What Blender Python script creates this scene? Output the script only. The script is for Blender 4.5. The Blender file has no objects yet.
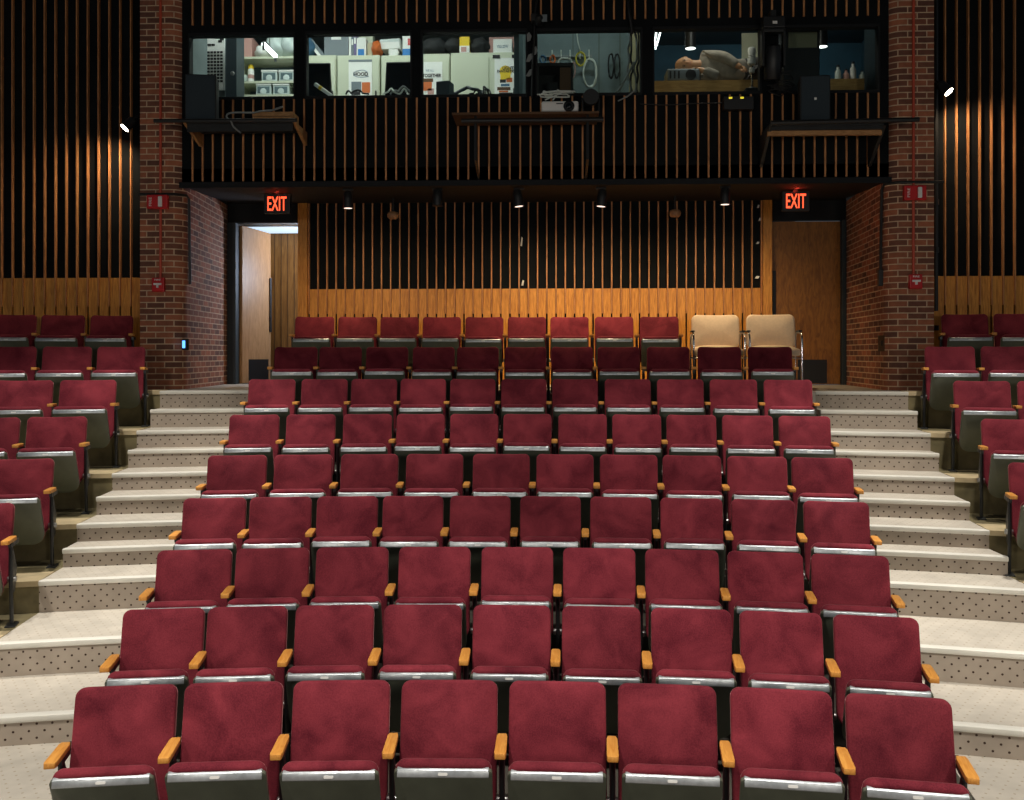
import bpy, bmesh, math, random
from mathutils import Vector, Matrix, Euler
random.seed(7)
PI = math.pi
COL = bpy.context.scene.collection
SC = bpy.context.scene

# ------------------------------------------------------------------ camera model
F = 940.0; PX0 = 512.0; HOR = 354.0; CAMX = 0.168; YAW = math.radians(2.3)
RX, RY = math.cos(YAW), math.sin(YAW)
FX, FY = -math.sin(YAW), math.cos(YAW)
def P(px, py, y):
    """world point seen at a photo pixel, on the plane at depth y (z is measured from eye level)"""
    a = (px - PX0) / F
    rx, ry = FX + RX * a, FY + RY * a
    t = y / ry
    return Vector((CAMX + t * rx, y, t * (HOR - py) / F))
def PXm(px, y): return P(px, 0, y).x
def arc_hit(px, R):
    a = (px - PX0) / F
    dx, dy = FX + RX * a, FY + RY * a
    ox, oy = CAMX, -YC
    A = dx*dx + dy*dy; B = 2*(ox*dx + oy*dy); C = ox*ox + oy*oy - R*R
    t = (-B + math.sqrt(B*B - 4*A*C)) / (2*A)
    return CAMX + t*dx, t*dy

cd = bpy.data.cameras.new('camera'); cam = bpy.data.objects.new('camera', cd); COL.objects.link(cam)
cam.location = (CAMX, 0, 0); cam.rotation_euler = (PI/2, 0, YAW)
cd.sensor_width = 36; cd.lens = 36 * F / 1024; cd.shift_y = -46/1024; cd.clip_end = 100
SC.camera = cam

# ------------------------------------------------------------------ materials
def lin(c):
    c = c/255.0
    return c/12.92 if c <= 0.04045 else ((c+0.055)/1.055)**2.4
def rgb(r, g, b): return (lin(r), lin(g), lin(b), 1)
MATS = {}
def mat(name, col, rough=0.6, metal=0.0, noise=0.0, nscale=20, spec=0.5, sheen=0, stretch=None, bump=0, emit=None, estr=0, dark=None):
    m = bpy.data.materials.new(name); m.use_nodes = True
    nt = m.node_tree; b = nt.nodes['Principled BSDF']
    b.inputs['Base Color'].default_value = col
    b.inputs['Roughness'].default_value = rough; b.inputs['Metallic'].default_value = metal
    b.inputs['Specular IOR Level'].default_value = spec
    if noise or bump:
        tc = nt.nodes.new('ShaderNodeTexCoord'); mp = nt.nodes.new('ShaderNodeMapping')
        nt.links.new(tc.outputs['Object'], mp.inputs['Vector'])
        if stretch: mp.inputs['Scale'].default_value = stretch
        n = nt.nodes.new('ShaderNodeTexNoise'); n.inputs['Scale'].default_value = nscale; n.inputs['Detail'].default_value = 5
        nt.links.new(mp.outputs['Vector'], n.inputs['Vector'])
        if noise:
            r = nt.nodes.new('ShaderNodeValToRGB')
            d = dark or tuple(c*(1-noise) for c in col[:3]) + (1,)
            r.color_ramp.elements[0].position = 0.3; r.color_ramp.elements[0].color = d
            r.color_ramp.elements[1].position = 0.7; r.color_ramp.elements[1].color = tuple(min(1, c*(1+noise*0.6)) for c in col[:3]) + (1,)
            nt.links.new(n.outputs['Fac'], r.inputs['Fac']); nt.links.new(r.outputs['Color'], b.inputs['Base Color'])
        if bump:
            bp = nt.nodes.new('ShaderNodeBump'); bp.inputs['Strength'].default_value = bump; bp.inputs['Distance'].default_value = 0.004
            nt.links.new(n.outputs['Fac'], bp.inputs['Height']); nt.links.new(bp.outputs['Normal'], b.inputs['Normal'])
    if sheen:
        b.inputs['Sheen Weight'].default_value = sheen; b.inputs['Sheen Roughness'].default_value = 0.35
        b.inputs['Sheen Tint'].default_value = (1, 0.45, 0.45, 1)
    if emit:
        b.inputs['Emission Color'].default_value = emit; b.inputs['Emission Strength'].default_value = estr
    MATS[name] = m
    return m

def velvet(name):
    m = mat(name, rgb(122, 26, 42), rough=0.85, spec=0.15, sheen=0.35)
    nt = m.node_tree; b = nt.nodes['Principled BSDF']
    tc = nt.nodes.new('ShaderNodeTexCoord'); oi = nt.nodes.new('ShaderNodeObjectInfo')
    ad = nt.nodes.new('ShaderNodeVectorMath'); ad.operation = 'ADD'
    mu = nt.nodes.new('ShaderNodeVectorMath'); mu.operation = 'SCALE'; mu.inputs[0].default_value = (37, 91, 53)
    nt.links.new(oi.outputs['Random'], mu.inputs['Scale'])
    nt.links.new(tc.outputs['Object'], ad.inputs[0]); nt.links.new(mu.outputs['Vector'], ad.inputs[1])
    n1 = nt.nodes.new('ShaderNodeTexNoise'); n1.inputs['Scale'].default_value = 4.5; n1.inputs['Detail'].default_value = 3; n1.inputs['Distortion'].default_value = 0.6
    n2 = nt.nodes.new('ShaderNodeTexNoise'); n2.inputs['Scale'].default_value = 150; n2.inputs['Detail'].default_value = 4
    nt.links.new(ad.outputs['Vector'], n1.inputs['Vector']); nt.links.new(ad.outputs['Vector'], n2.inputs['Vector'])
    mx = nt.nodes.new('ShaderNodeMath'); mx.operation = 'MULTIPLY_ADD'; mx.inputs[1].default_value = 0.5
    nt.links.new(n2.outputs['Fac'], mx.inputs[0]); nt.links.new(n1.outputs['Fac'], mx.inputs[2])
    r = nt.nodes.new('ShaderNodeValToRGB')
    r.color_ramp.elements[0].position = 0.5; r.color_ramp.elements[0].color = rgb(88, 23, 36)
    r.color_ramp.elements[1].position = 1.0; r.color_ramp.elements[1].color = rgb(142, 53, 64)
    nt.links.new(mx.outputs['Value'], r.inputs['Fac'])
    hs = nt.nodes.new('ShaderNodeHueSaturation')
    mr = nt.nodes.new('ShaderNodeMapRange'); mr.inputs['To Min'].default_value = 0.80; mr.inputs['To Max'].default_value = 1.05
    nt.links.new(oi.outputs['Random'], mr.inputs['Value']); nt.links.new(mr.outputs['Result'], hs.inputs['Value'])
    nt.links.new(r.outputs['Color'], hs.inputs['Color']); nt.links.new(hs.outputs['Color'], b.inputs['Base Color'])
    bp = nt.nodes.new('ShaderNodeBump'); bp.inputs['Strength'].default_value = 0.15; bp.inputs['Distance'].default_value = 0.003
    nt.links.new(n2.outputs['Fac'], bp.inputs['Height']); nt.links.new(bp.outputs['Normal'], b.inputs['Normal'])
    return m

def brick_mat():
    m = mat('brick', rgb(120, 66, 46), rough=0.85)
    nt = m.node_tree; b = nt.nodes['Principled BSDF']
    uv = nt.nodes.new('ShaderNodeUVMap'); br = nt.nodes.new('ShaderNodeTexBrick')
    nt.links.new(uv.outputs['UV'], br.inputs['Vector'])
    br.inputs['Scale'].default_value = 1.0; br.inputs['Brick Width'].default_value = 0.208; br.inputs['Row Height'].default_value = 0.0677
    br.inputs['Mortar Size'].default_value = 0.0065; br.inputs['Mortar Smooth'].default_value = 0.15; br.inputs['Bias'].default_value = 0.1
    br.inputs['Color1'].default_value = rgb(178, 106, 74); br.inputs['Color2'].default_value = rgb(104, 66, 52)
    br.inputs['Mortar'].default_value = rgb(206, 178, 148)
    br.offset = 0.5
    n = nt.nodes.new('ShaderNodeTexNoise'); n.inputs['Scale'].default_value = 14; n.inputs['Detail'].default_value = 6
    nt.links.new(uv.outputs['UV'], n.inputs['Vector'])
    mr = nt.nodes.new('ShaderNodeMapRange'); mr.inputs['To Min'].default_value = 0.55; mr.inputs['To Max'].default_value = 1.35
    nt.links.new(n.outputs['Fac'], mr.inputs['Value'])
    hs = nt.nodes.new('ShaderNodeHueSaturation'); nt.links.new(mr.outputs['Result'], hs.inputs['Value'])
    nt.links.new(br.outputs['Color'], hs.inputs['Color']); nt.links.new(hs.outputs['Color'], b.inputs['Base Color'])
    bp = nt.nodes.new('ShaderNodeBump'); bp.inputs['Strength'].default_value = 0.6; bp.inputs['Distance'].default_value = 0.006; bp.invert = True
    nt.links.new(br.outputs['Fac'], bp.inputs['Height']); nt.links.new(bp.outputs['Normal'], b.inputs['Normal'])
    return m

def dotted(name, base, dot, su, sv, rad, axes, alt=None):
    """carpet with a staggered grid of woven dots; axes picks the object axes used for u and v"""
    m = mat(name, base, rough=0.95, spec=0.1)
    nt = m.node_tree; b = nt.nodes['Principled BSDF']; L = nt.links.new
    def M(op, a, c=None, d=None):
        n = nt.nodes.new('ShaderNodeMath'); n.operation = op
        for i, v in enumerate((a, c, d)):
            if v is None: continue
            if isinstance(v, (int, float)): n.inputs[i].default_value = v
            else: L(v, n.inputs[i])
        return n.outputs[0]
    tc = nt.nodes.new('ShaderNodeTexCoord'); sp = nt.nodes.new('ShaderNodeSeparateXYZ'); L(tc.outputs['Object'], sp.inputs[0])
    u = M('DIVIDE', sp.outputs[axes[0]], su); v = M('DIVIDE', sp.outputs[axes[1]], sv)
    row = M('FLOOR', v); st = M('MULTIPLY', M('MODULO', M('ABSOLUTE', row), 2.0), 0.5)
    fu = M('SUBTRACT', M('FRACT', M('ADD', u, st)), 0.5); fv = M('SUBTRACT', M('FRACT', v), 0.5)
    du = M('MULTIPLY', fu, su); dv = M('MULTIPLY', fv, sv)
    dist = M('SQRT', M('ADD', M('MULTIPLY', du, du), M('MULTIPLY', dv, dv)))
    mask = M('LESS_THAN', dist, rad)
    n = nt.nodes.new('ShaderNodeTexNoise'); n.inputs['Scale'].default_value = 6; n.inputs['Detail'].default_value = 8; L(tc.outputs['Object'], n.inputs['Vector'])
    r = nt.nodes.new('ShaderNodeValToRGB')
    r.color_ramp.elements[0].position = 0.3; r.color_ramp.elements[0].color = tuple(c*0.82 for c in base[:3]) + (1,)
    r.color_ramp.elements[1].position = 0.7; r.color_ramp.elements[1].color = base
    L(n.outputs['Fac'], r.inputs['Fac'])
    mx = nt.nodes.new('ShaderNodeMix'); mx.data_type = 'RGBA'
    L(mask, mx.inputs['Factor']); L(r.outputs['Color'], mx.inputs[6]); mx.inputs[7].default_value = dot
    L(mx.outputs[2], b.inputs['Base Color'])
    return m

def wood(name, c1, c2, stretch, scale=6, rough=0.45, spec=0.4):
    m = mat(name, c1, rough=rough, spec=spec)
    nt = m.node_tree; b = nt.nodes['Principled BSDF']
    tc = nt.nodes.new('ShaderNodeTexCoord'); mp = nt.nodes.new('ShaderNodeMapping'); mp.inputs['Scale'].default_value = stretch
    oi = nt.nodes.new('ShaderNodeObjectInfo')
    ad = nt.nodes.new('ShaderNodeVectorMath'); ad.operation = 'ADD'
    nt.links.new(tc.outputs['Object'], ad.inputs[0]); nt.links.new(oi.outputs['Random'], ad.inputs[1])
    n = nt.nodes.new('ShaderNodeTexNoise'); n.inputs['Scale'].default_value = scale; n.inputs['Detail'].default_value = 6; n.inputs['Distortion'].default_value = 1.2
    nt.links.new(ad.outputs['Vector'], mp.inputs['Vector']); nt.links.new(mp.outputs['Vector'], n.inputs['Vector'])
    r = nt.nodes.new('ShaderNodeValToRGB')
    r.color_ramp.elements[0].position = 0.32; r.color_ramp.elements[0].color = c2
    r.color_ramp.elements[1].position = 0.66; r.color_ramp.elements[1].color = c1
    nt.links.new(n.outputs['Fac'], r.inputs['Fac']); nt.links.new(r.outputs['Color'], b.inputs['Base Color'])
    return m

def glass_mat():
    m = bpy.data.materials.new('window_glass'); m.use_nodes = True; nt = m.node_tree; nt.nodes.clear()
    o = nt.nodes.new('ShaderNodeOutputMaterial'); t = nt.nodes.new('ShaderNodeBsdfTransparent'); g = nt.nodes.new('ShaderNodeBsdfGlossy')
    t.inputs['Color'].default_value = (0.93, 0.98, 0.97, 1); g.inputs['Roughness'].default_value = 0.02
    mx = nt.nodes.new('ShaderNodeMixShader'); mx.inputs['Fac'].default_value = 0.05
    nt.links.new(t.outputs[0], mx.inputs[1]); nt.links.new(g.outputs[0], mx.inputs[2]); nt.links.new(mx.outputs[0], o.inputs['Surface'])
    return m

VEL = velvet('maroon_velvet')
BRICK = brick_mat()
GLASS = glass_mat()
CHROME = mat('worn_aluminium', rgb(188, 194, 198), rough=0.38, metal=0.8, noise=0.2, nscale=30)
STEEL = mat('chrome_tube', rgb(215, 215, 215), rough=0.15, metal=1.0)
PAN = mat('olive_seat_pan', rgb(92, 96, 82), rough=0.5, noise=0.15, nscale=8)
BLKM = mat('black_metal', rgb(30, 32, 33), rough=0.42, spec=0.5)
BOLT = mat('bolt_metal', rgb(160, 160, 158), rough=0.35, metal=1)
OAKARM = wood('oak_armrest', rgb(226, 162, 78), rgb(204, 134, 56), (9, 1, 6), 7)
SLAT = wood('slat_wood', rgb(206, 146, 94), rgb(160, 106, 62), (8, 8, 0.8), 6, rough=0.55)
PANEL = wood('oak_panel', rgb(222, 156, 68), rgb(178, 112, 42), (10, 10, 0.9), 5, rough=0.4)
HALLW = wood('hall_boards', rgb(176, 122, 62), rgb(138, 90, 42), (10, 10, 0.7), 5)
DOORW = wood('door_veneer', rgb(158, 104, 42), rgb(120, 76, 28), (5, 5, 1.2), 5, rough=0.4)
PALEDOOR = wood('pale_door_veneer', rgb(184, 140, 96), rgb(160, 116, 76), (6, 6, 1), 5)
BLACK = mat('black_wall_cloth', rgb(22, 25, 27), rough=0.9, spec=0.1, noise=0.3, nscale=3)
SOFF = mat('black_paint', rgb(18, 21, 24), rough=0.7, spec=0.3)
BLKPLY = mat('black_plywood', rgb(30, 32, 33), rough=0.7, noise=0.3, nscale=10)
RAWPLY = wood('raw_plywood', rgb(186, 140, 90), rgb(152, 108, 64), (2, 8, 8), 6)
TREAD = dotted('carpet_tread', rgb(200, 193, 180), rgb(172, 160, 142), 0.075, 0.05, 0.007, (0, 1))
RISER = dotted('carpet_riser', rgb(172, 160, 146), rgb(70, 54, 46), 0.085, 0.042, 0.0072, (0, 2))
NOSE = mat('vinyl_nosing', rgb(226, 224, 214), rough=0.4, noise=0.06, nscale=5)
CONC = mat('stained_concrete', rgb(118, 108, 76), rough=0.85, noise=0.4, nscale=6, bump=0.2)
LEDGE = mat('cream_concrete', rgb(196, 178, 140), rough=0.85, noise=0.2, nscale=8)
RED = mat('red_enamel', rgb(196, 28, 30), rough=0.35)
REDPIPE = mat('red_conduit', rgb(190, 74, 48), rough=0.5)
WHITE = mat('white_enamel', rgb(230, 230, 226), rough=0.4)
CREAMV = mat('beige_upholstery', rgb(224, 200, 170), rough=0.7, noise=0.06, nscale=40)
TAN = mat('tan_plastic', rgb(160, 120, 84), rough=0.5)
CABINET = mat('beige_steel', rgb(200, 204, 180), rough=0.5)
CABDARK = mat('cabinet_gap', rgb(90, 96, 84), rough=0.6)
GREYB = mat('grey_plastic', rgb(110, 120, 126), rough=0.5)
DKSCR = mat('dark_screen', rgb(14, 22, 26), rough=0.2)
BLKP = mat('black_plastic', rgb(20, 22, 24), rough=0.45)
TEALW = mat('booth_blue_grey', rgb(88, 108, 112), rough=0.8, noise=0.1, nscale=4)
GREYW = mat('grey_board', rgb(120, 132, 132), rough=0.8, noise=0.12, nscale=5)
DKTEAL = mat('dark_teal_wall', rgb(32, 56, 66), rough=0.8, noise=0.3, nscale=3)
PAPER = mat('white_paper', rgb(236, 236, 230), rough=0.7)
INK = mat('black_ink', rgb(25, 25, 28), rough=0.7)
TEALINK = mat('blue_ink', rgb(70, 110, 140), rough=0.7)
YEL = mat('yellow_print', rgb(232, 196, 30), rough=0.6)
ORG = mat('orange_print', rgb(206, 104, 44), rough=0.6)
BLUE = mat('blue_print', rgb(40, 120, 190), rough=0.6)
PINKB = mat('pink_card', rgb(196, 150, 140), rough=0.7)
CLEARB = mat('frosted_plastic', rgb(196, 208, 204), rough=0.35)
CABLEW = mat('white_cable', rgb(214, 216, 206), rough=0.5)
CABLEY = mat('yellow_cable', rgb(206, 190, 60), rough=0.5)
CABLEB = mat('black_cable', rgb(16, 17, 18), rough=0.5)
CABLEG = mat('grey_cable', rgb(130, 134, 132), rough=0.5)
COUNTER = wood('pine_counter', rgb(196, 156, 94), rgb(164, 124, 70), (1, 6, 6), 5)
SKIN = mat('skin', rgb(200, 150, 112), rough=0.55)
JACKET = mat('greybeige_cloth', rgb(150, 142, 130), rough=0.85, noise=0.2, nscale=18, bump=0.4)
HAIR = mat('dark_hair', rgb(40, 32, 28), rough=0.8)
BOOTHC = mat('booth_ceiling', rgb(200, 200, 196), rough=0.9)
DKBROWN = mat('dark_brown_board', rgb(90, 62, 36), rough=0.7)
LAMPON = mat('lamp_lens', rgb(255, 236, 210), emit=(1, 0.86, 0.66, 1), estr=14)
LENS = mat('track_lens', rgb(255, 236, 220), emit=(1, 0.78, 0.66, 1), estr=1.6)
TUBEON = mat('fluorescent_tube', rgb(255, 255, 255), emit=(0.92, 1, 0.98, 1), estr=6)
EXITL = mat('exit_letters', rgb(255, 60, 30), emit=(1, 0.085, 0.03, 1), estr=2.4)
BLUEL = mat('reader_light', rgb(80, 160, 255), emit=(0.12, 0.4, 1, 1), estr=2.2)
BOOTHW = mat('booth_lamp', rgb(255, 255, 255), emit=(1, 1, 0.96, 1), estr=3)
LEDY = mat('yellow_led', rgb(240, 220, 40), emit=(1, 0.8, 0.05, 1), estr=0.8)

# ------------------------------------------------------------------ mesh builder
class MB:
    def __init__(s): s.v = []; s.f = []; s.uv = {}
    def add(s, vs, fs, M=None):
        o = len(s.v)
        s.v += [tuple(M @ Vector(v)) if M else tuple(v) for v in vs]
        s.f += [tuple(i+o for i in f) for f in fs]
        return s
    def box(s, x0, x1, y0, y1, z0, z1, M=None):
        if x0 > x1: x0, x1 = x1, x0
        if y0 > y1: y0, y1 = y1, y0
        if z0 > z1: z0, z1 = z1, z0
        vs = [(x0,y0,z0),(x1,y0,z0),(x1,y1,z0),(x0,y1,z0),(x0,y0,z1),(x1,y0,z1),(x1,y1,z1),(x0,y1,z1)]
        return s.add(vs, [(0,3,2,1),(4,5,6,7),(0,1,5,4),(1,2,6,5),(2,3,7,6),(3,0,4,7)], M)
    def tube(s, pts, r, seg=8, closed=False, cap=True):
        pts = [Vector(p) for p in pts]; n = len(pts); rings = []
        up = Vector((0.013, 0.021, 1))
        prev = None
        for i, p in enumerate(pts):
            if closed: t = pts[(i+1) % n] - pts[i-1]
            else: t = pts[min(i+1, n-1)] - pts[max(i-1, 0)]
            if t.length < 1e-9: t = Vector((0,0,1))
            t.normalize()
            a = (up if abs(t.dot(up.normalized())) < 0.95 else Vector((1,0,0))) if prev is None else prev
            a = (a - t*a.dot(t))
            if a.length < 1e-6: a = t.orthogonal()
            a.normalize(); prev = a; b = t.cross(a)
            rr = r[i] if isinstance(r, (list, tuple)) else r
            rings.append([p + (a*math.cos(2*PI*k/seg) + b*math.sin(2*PI*k/seg))*rr for k in range(seg)])
        vs = [v for rg in rings for v in rg]; fs = []
        m = n if closed else n-1
        for i in range(m):
            j = (i+1) % n
            for k in range(seg):
                k2 = (k+1) % seg
                fs.append((i*seg+k, i*seg+k2, j*seg+k2, j*seg+k))
        if cap and not closed:
            fs.append(tuple(range(seg-1, -1, -1))); fs.append(tuple((n-1)*seg+k for k in range(seg)))
        return s.add(vs, fs)
    def lathe(s, prof, seg=20, M=None):
        """prof: (r, z) pairs round the local z axis"""
        vs = []; fs = []
        for r, z in prof:
            vs += [(r*math.cos(2*PI*k/seg), r*math.sin(2*PI*k/seg), z) for k in range(seg)]
        for i in range(len(prof)-1):
            for k in range(seg):
                k2 = (k+1) % seg
                fs.append((i*seg+k, i*seg+k2, (i+1)*seg+k2, (i+1)*seg+k))
        fs.append(tuple(range(seg-1, -1, -1))); fs.append(tuple((len(prof)-1)*seg+k for k in range(seg)))
        return s.add(vs, fs, M)
    def prism(s, outline, h0, h1, M=None):
        """outline in local xy, extruded along local z"""
        n = len(outline)
        vs = [(x, y, h0) for x, y in outline] + [(x, y, h1) for x, y in outline]
        fs = [tuple(range(n-1, -1, -1)), tuple(range(n, 2*n))] + [(i, (i+1) % n, n+(i+1) % n, n+i) for i in range(n)]
        return s.add(vs, fs, M)
    def mesh(s, name, m, smooth=False, bevel=0, bseg=2, recalc=True):
        me = bpy.data.meshes.new(name); me.from_pydata(s.v, [], s.f)
        bm = bmesh.new(); bm.from_mesh(me)
        if recalc: bmesh.ops.recalc_face_normals(bm, faces=bm.faces)
        if bevel:
            ed = [e for e in bm.edges if len(e.link_faces) == 2 and e.calc_face_angle(0) > 0.6]
            bmesh.ops.bevel(bm, geom=ed, offset=bevel, segments=bseg, affect='EDGES', profile=0.5, clamp_overlap=True)
        bm.to_mesh(me); bm.free()
        if smooth:
            for p in me.polygons: p.use_smooth = True
            if smooth != 'all':
                try: me.set_sharp_from_angle(angle=math.radians(40))
                except Exception: pass
        me.materials.append(m)
        return me
    def build(s, name, m, parent=None, **k):
        return link(name, s.mesh(name, m, **k), parent)
def link(name, me, parent=None):
    o = bpy.data.objects.new(name, me); COL.objects.link(o)
    if parent: o.parent = parent
    return o
def tag(o, label, cat, group=None):
    o['label'] = label; o['category'] = cat
    if group: o['group'] = group
    return o
def thing(name, label, cat, loc=(0,0,0), rz=0, group=None):
    o = bpy.data.objects.new(name, None); COL.objects.link(o); o.empty_display_size = 0.1
    o.location = loc; o.rotation_euler = (0, 0, rz)
    return tag(o, label, cat, group)
def struct(o):
    o['kind'] = 'structure'; return o
def spline(pts, n=8, closed=False):
    pts = [Vector(p) for p in pts]; out = []; N = len(pts)
    m = N if closed else N-1
    for i in range(m):
        if closed: p0, p1, p2, p3 = pts[i-1], pts[i], pts[(i+1) % N], pts[(i+2) % N]
        else: p0, p1, p2, p3 = pts[max(i-1,0)], pts[i], pts[i+1], pts[min(i+2,N-1)]
        for k in range(n):
            t = k/n
            out.append(0.5*((2*p1)+(p2-p0)*t+(2*p0-5*p1+4*p2-p3)*t*t+(3*p1-p0-3*p2+p3)*t**3))
    if not closed: out.append(pts[-1])
    return out
def text_mesh(name, body, m, parent, loc, height, width=None, depth=0.002, rot=(PI/2, 0, 0), bold=0):
    cu = bpy.data.curves.new(name, 'FONT'); cu.body = body; cu.align_x = 'CENTER'; cu.align_y = 'CENTER'
    cu.size = 1; cu.extrude = 0.02; cu.offset = bold
    t = bpy.data.objects.new(name, cu); COL.objects.link(t)
    dg = bpy.context.evaluated_depsgraph_get(); me = bpy.data.meshes.new_from_object(t.evaluated_get(dg))
    bpy.data.objects.remove(t); me.materials.clear(); me.materials.append(m)
    xs = [v.co.x for v in me.vertices]; ys = [v.co.y for v in me.vertices]
    w, h = max(xs)-min(xs), max(ys)-min(ys); cx, cy = (max(xs)+min(xs))/2, (max(ys)+min(ys))/2
    sy = height/h; sx = (width/w) if width else sy
    for v in me.vertices:
        v.co = ((v.co.x-cx)*sx, (v.co.y-cy)*sy, v.co.z*depth/0.02)
    o = link(name, me, parent); o.location = loc; o.rotation_euler = rot
    return o

# ------------------------------------------------------------------ seating geometry
YC = -7.8                                   # centre of the row arcs lies at (0, YC)
YC_ = YC
def arc_hit(px, R):
    a = (px - PX0) / F
    dx, dy = FX + RX*a, FY + RY*a
    ox, oy = CAMX, -YC
    A = dx*dx + dy*dy; B = 2*(ox*dx + oy*dy); C = ox*ox + oy*oy - R*R
    t = (-B + math.sqrt(B*B - 4*A*C)) / (2*A)
    return CAMX + t*dx, t*dy
R = [12.5 + 0.83*i for i in range(9)]
TOPZ = [-1.635, -1.477, -1.306, -1.086, -0.853, -0.565, -0.257, 0.078, 0.446]
SEATH = 0.85
FLZ = [z - SEATH for z in TOPZ]
OFF = [0.27, 0.27, 0.2, 0.15, 0.08, 0.12, 0.02, 0.0]     # riser behind the backs of row i
def arcy(x, r): return YC + math.sqrt(r*r - x*x)

def rrect(w, h, r, n=6):
    """rounded rectangle outline centred on 0, counter-clockwise"""
    out = []
    rr = r if isinstance(r, (list, tuple)) else (r, r, r, r)     # tr, tl, bl, br
    for (cx, cy, a0, q) in ((w/2, h/2, 0, rr[0]), (-w/2, h/2, PI/2, rr[1]), (-w/2, -h/2, PI, rr[2]), (w/2, -h/2, 1.5*PI, rr[3])):
        sx = 1 if cx > 0 else -1; sy = 1 if cy > 0 else -1
        for k in range(n+1):
            a = a0 + PI/2*k/n
            out.append((cx - sx*q + q*math.cos(a), cy - sy*q + q*math.sin(a)))
    return out
def pad(w, h, r, thick, puff, curve, edge=0.014):
    """upholstered pad: outline in xz, front towards -y; curve bows the two sides forward"""
    mb = MB(); o = rrect(w, h, r, 7); n = len(o)
    # subdivide long straight runs for the bow
    o2 = []
    for i in range(n):
        a, b = o[i], o[(i+1) % n]; d = math.dist(a, b); k = max(1, int(d/0.05))
        for j in range(k): o2.append((a[0]+(b[0]-a[0])*j/k, a[1]+(b[1]-a[1])*j/k))
    o = o2; n = len(o)
    def ring(scale_off, y):
        vs = []
        for x, z in o:
            l = math.hypot(x/(w/2), z/(h/2)) or 1
            sx = (w/2 - scale_off)/(w/2); sz = (h/2 - scale_off)/(h/2)
            X, Z = x*sx, z*sz
            vs.append((X, y - curve*(X/(w/2))**2, Z))
        return vs
    rings = [ring(0.012, thick), ring(0.0, thick-0.01), ring(0.0, edge), ring(edge*0.3, edge*0.3), ring(edge, 0)]
    for f in (0.25, 0.5, 0.75, 0.93):
        rings.append(ring(edge + (min(w, h)/2 - edge)*f, -puff*math.sin(f*PI/2)))
    vs = [v for rg in rings for v in rg]; fs = []
    for i in range(len(rings)-1):
        for k in range(n):
            k2 = (k+1) % n
            fs.append((i*n+k, i*n+k2, (i+1)*n+k2, (i+1)*n+k))
    fs.append(tuple(range(n-1, -1, -1))); fs.append(tuple((len(rings)-1)*n+k for k in range(n)))
    return mb.add(vs, fs)

CACHE = {}
def chair_meshes(w):
    """w: width of the backrest"""
    key = round(w, 3)
    if key in CACHE: return CACHE[key]
    d = {}
    d['back'] = pad(w, 0.62, (0.045, 0.045, 0.10, 0.10), 0.05, 0.022, 0.03).mesh('backrest', VEL, smooth='all')
    pn = MB(); n0 = pad(w-0.02, 0.60, (0.045, 0.045, 0.1, 0.1), 0.012, -0.001, 0.03, 0.004); d['panel'] = n0.mesh('back_panel', BLKM, smooth='all')
    sw = w*0.93
    sp_ = pad(sw, 0.45, (0.05, 0.05, 0.09, 0.09), 0.055, 0.02, 0.0, 0.02); sp_.v = [(a, b, c+0.008) for a, b, c in sp_.v]
    d['seat'] = sp_.mesh('seat', VEL, smooth='all')
    # pan under the cushion, a shallow tray with rounded lower corners
    o = rrect(sw+0.006, 0.425, (0.02, 0.02, 0.10, 0.10), 6)
    M = Matrix(((1,0,0,0),(0,0,1,0),(0,1,0,0),(0,0,0,1)))
    mb = MB(); n = len(o)
    vs = [(x, 0.048, z) for x, z in o] + [(x, 0.066, z) for x, z in o] + [(x*0.95, 0.074, z*0.95) for x, z in o]
    fs = [(i, (i+1) % n, n+(i+1) % n, n+i) for i in range(n)] + [(n+i, n+(i+1) % n, 2*n+(i+1) % n, 2*n+i) for i in range(n)]
    fs += [tuple(range(n-1, -1, -1)), tuple(range(2*n, 3*n))]
    d['pan'] = mb.add(vs, fs).mesh('seat_pan', PAN, smooth=True)
    # metal edge strip across the front edge of the pan
    mb = MB(); mb.prism([(0.046, 0.188), (0.084, 0.188), (0.086, 0.193), (0.067, 0.2165), (0.046, 0.2185)], -sw/2+0.012, sw/2-0.012, Matrix(((0,0,1,0),(1,0,0,0),(0,1,0,0),(0,0,0,1)))); d['rail'] = mb.mesh('front_rail', CHROME, smooth=True, bevel=0.003)
    mb = MB(); mb.prism(rrect(0.044, 0.012, 0.005, 4), 0, 0.003, Matrix.Translation((0, 0.0768, 0.2045)) @ Matrix.Rotation(math.radians(38.9), 4, 'X') @ M); d['plate'] = mb.mesh('number_plate', WHITE)
    CACHE[key] = d
    return d
def arm_mesh():
    mb = MB()
    o = [(-0.02,0),(0.02,0),(0.026,-0.03),(0.028,-0.24),(0.024,-0.262),(-0.024,-0.262),(-0.028,-0.24),(-0.026,-0.03)]
    return mb.prism(o, 0, 0.027).mesh('armrest', OAKARM, smooth=True, bevel=0.003)
def leg_mesh():
    mb = MB()
    mb.tube([(0, -0.20, 0.595), (0, -0.20, 0.30), (0, -0.175, 0.012)], [0.015, 0.014, 0.014], 8)
    mb.box(-0.012, 0.012, -0.23, -0.02, 0.565, 0.598)             # bracket under the armrest
    mb.prism([(-0.20, 0.56), (-0.17, 0.56), (-0.06, 0.40), (-0.10, 0.24), (-0.20, 0.22)], -0.008, 0.008,
             Matrix(((0,0,1,0),(1,0,0,0),(0,1,0,0),(0,0,0,1))))
    return mb.mesh('leg', BLKM, smooth=True)
def foot_mesh():
    return MB().box(-0.035, 0.035, -0.24, -0.11, 0, 0.012).mesh('foot_plate', BLKM, bevel=0.004)
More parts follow.
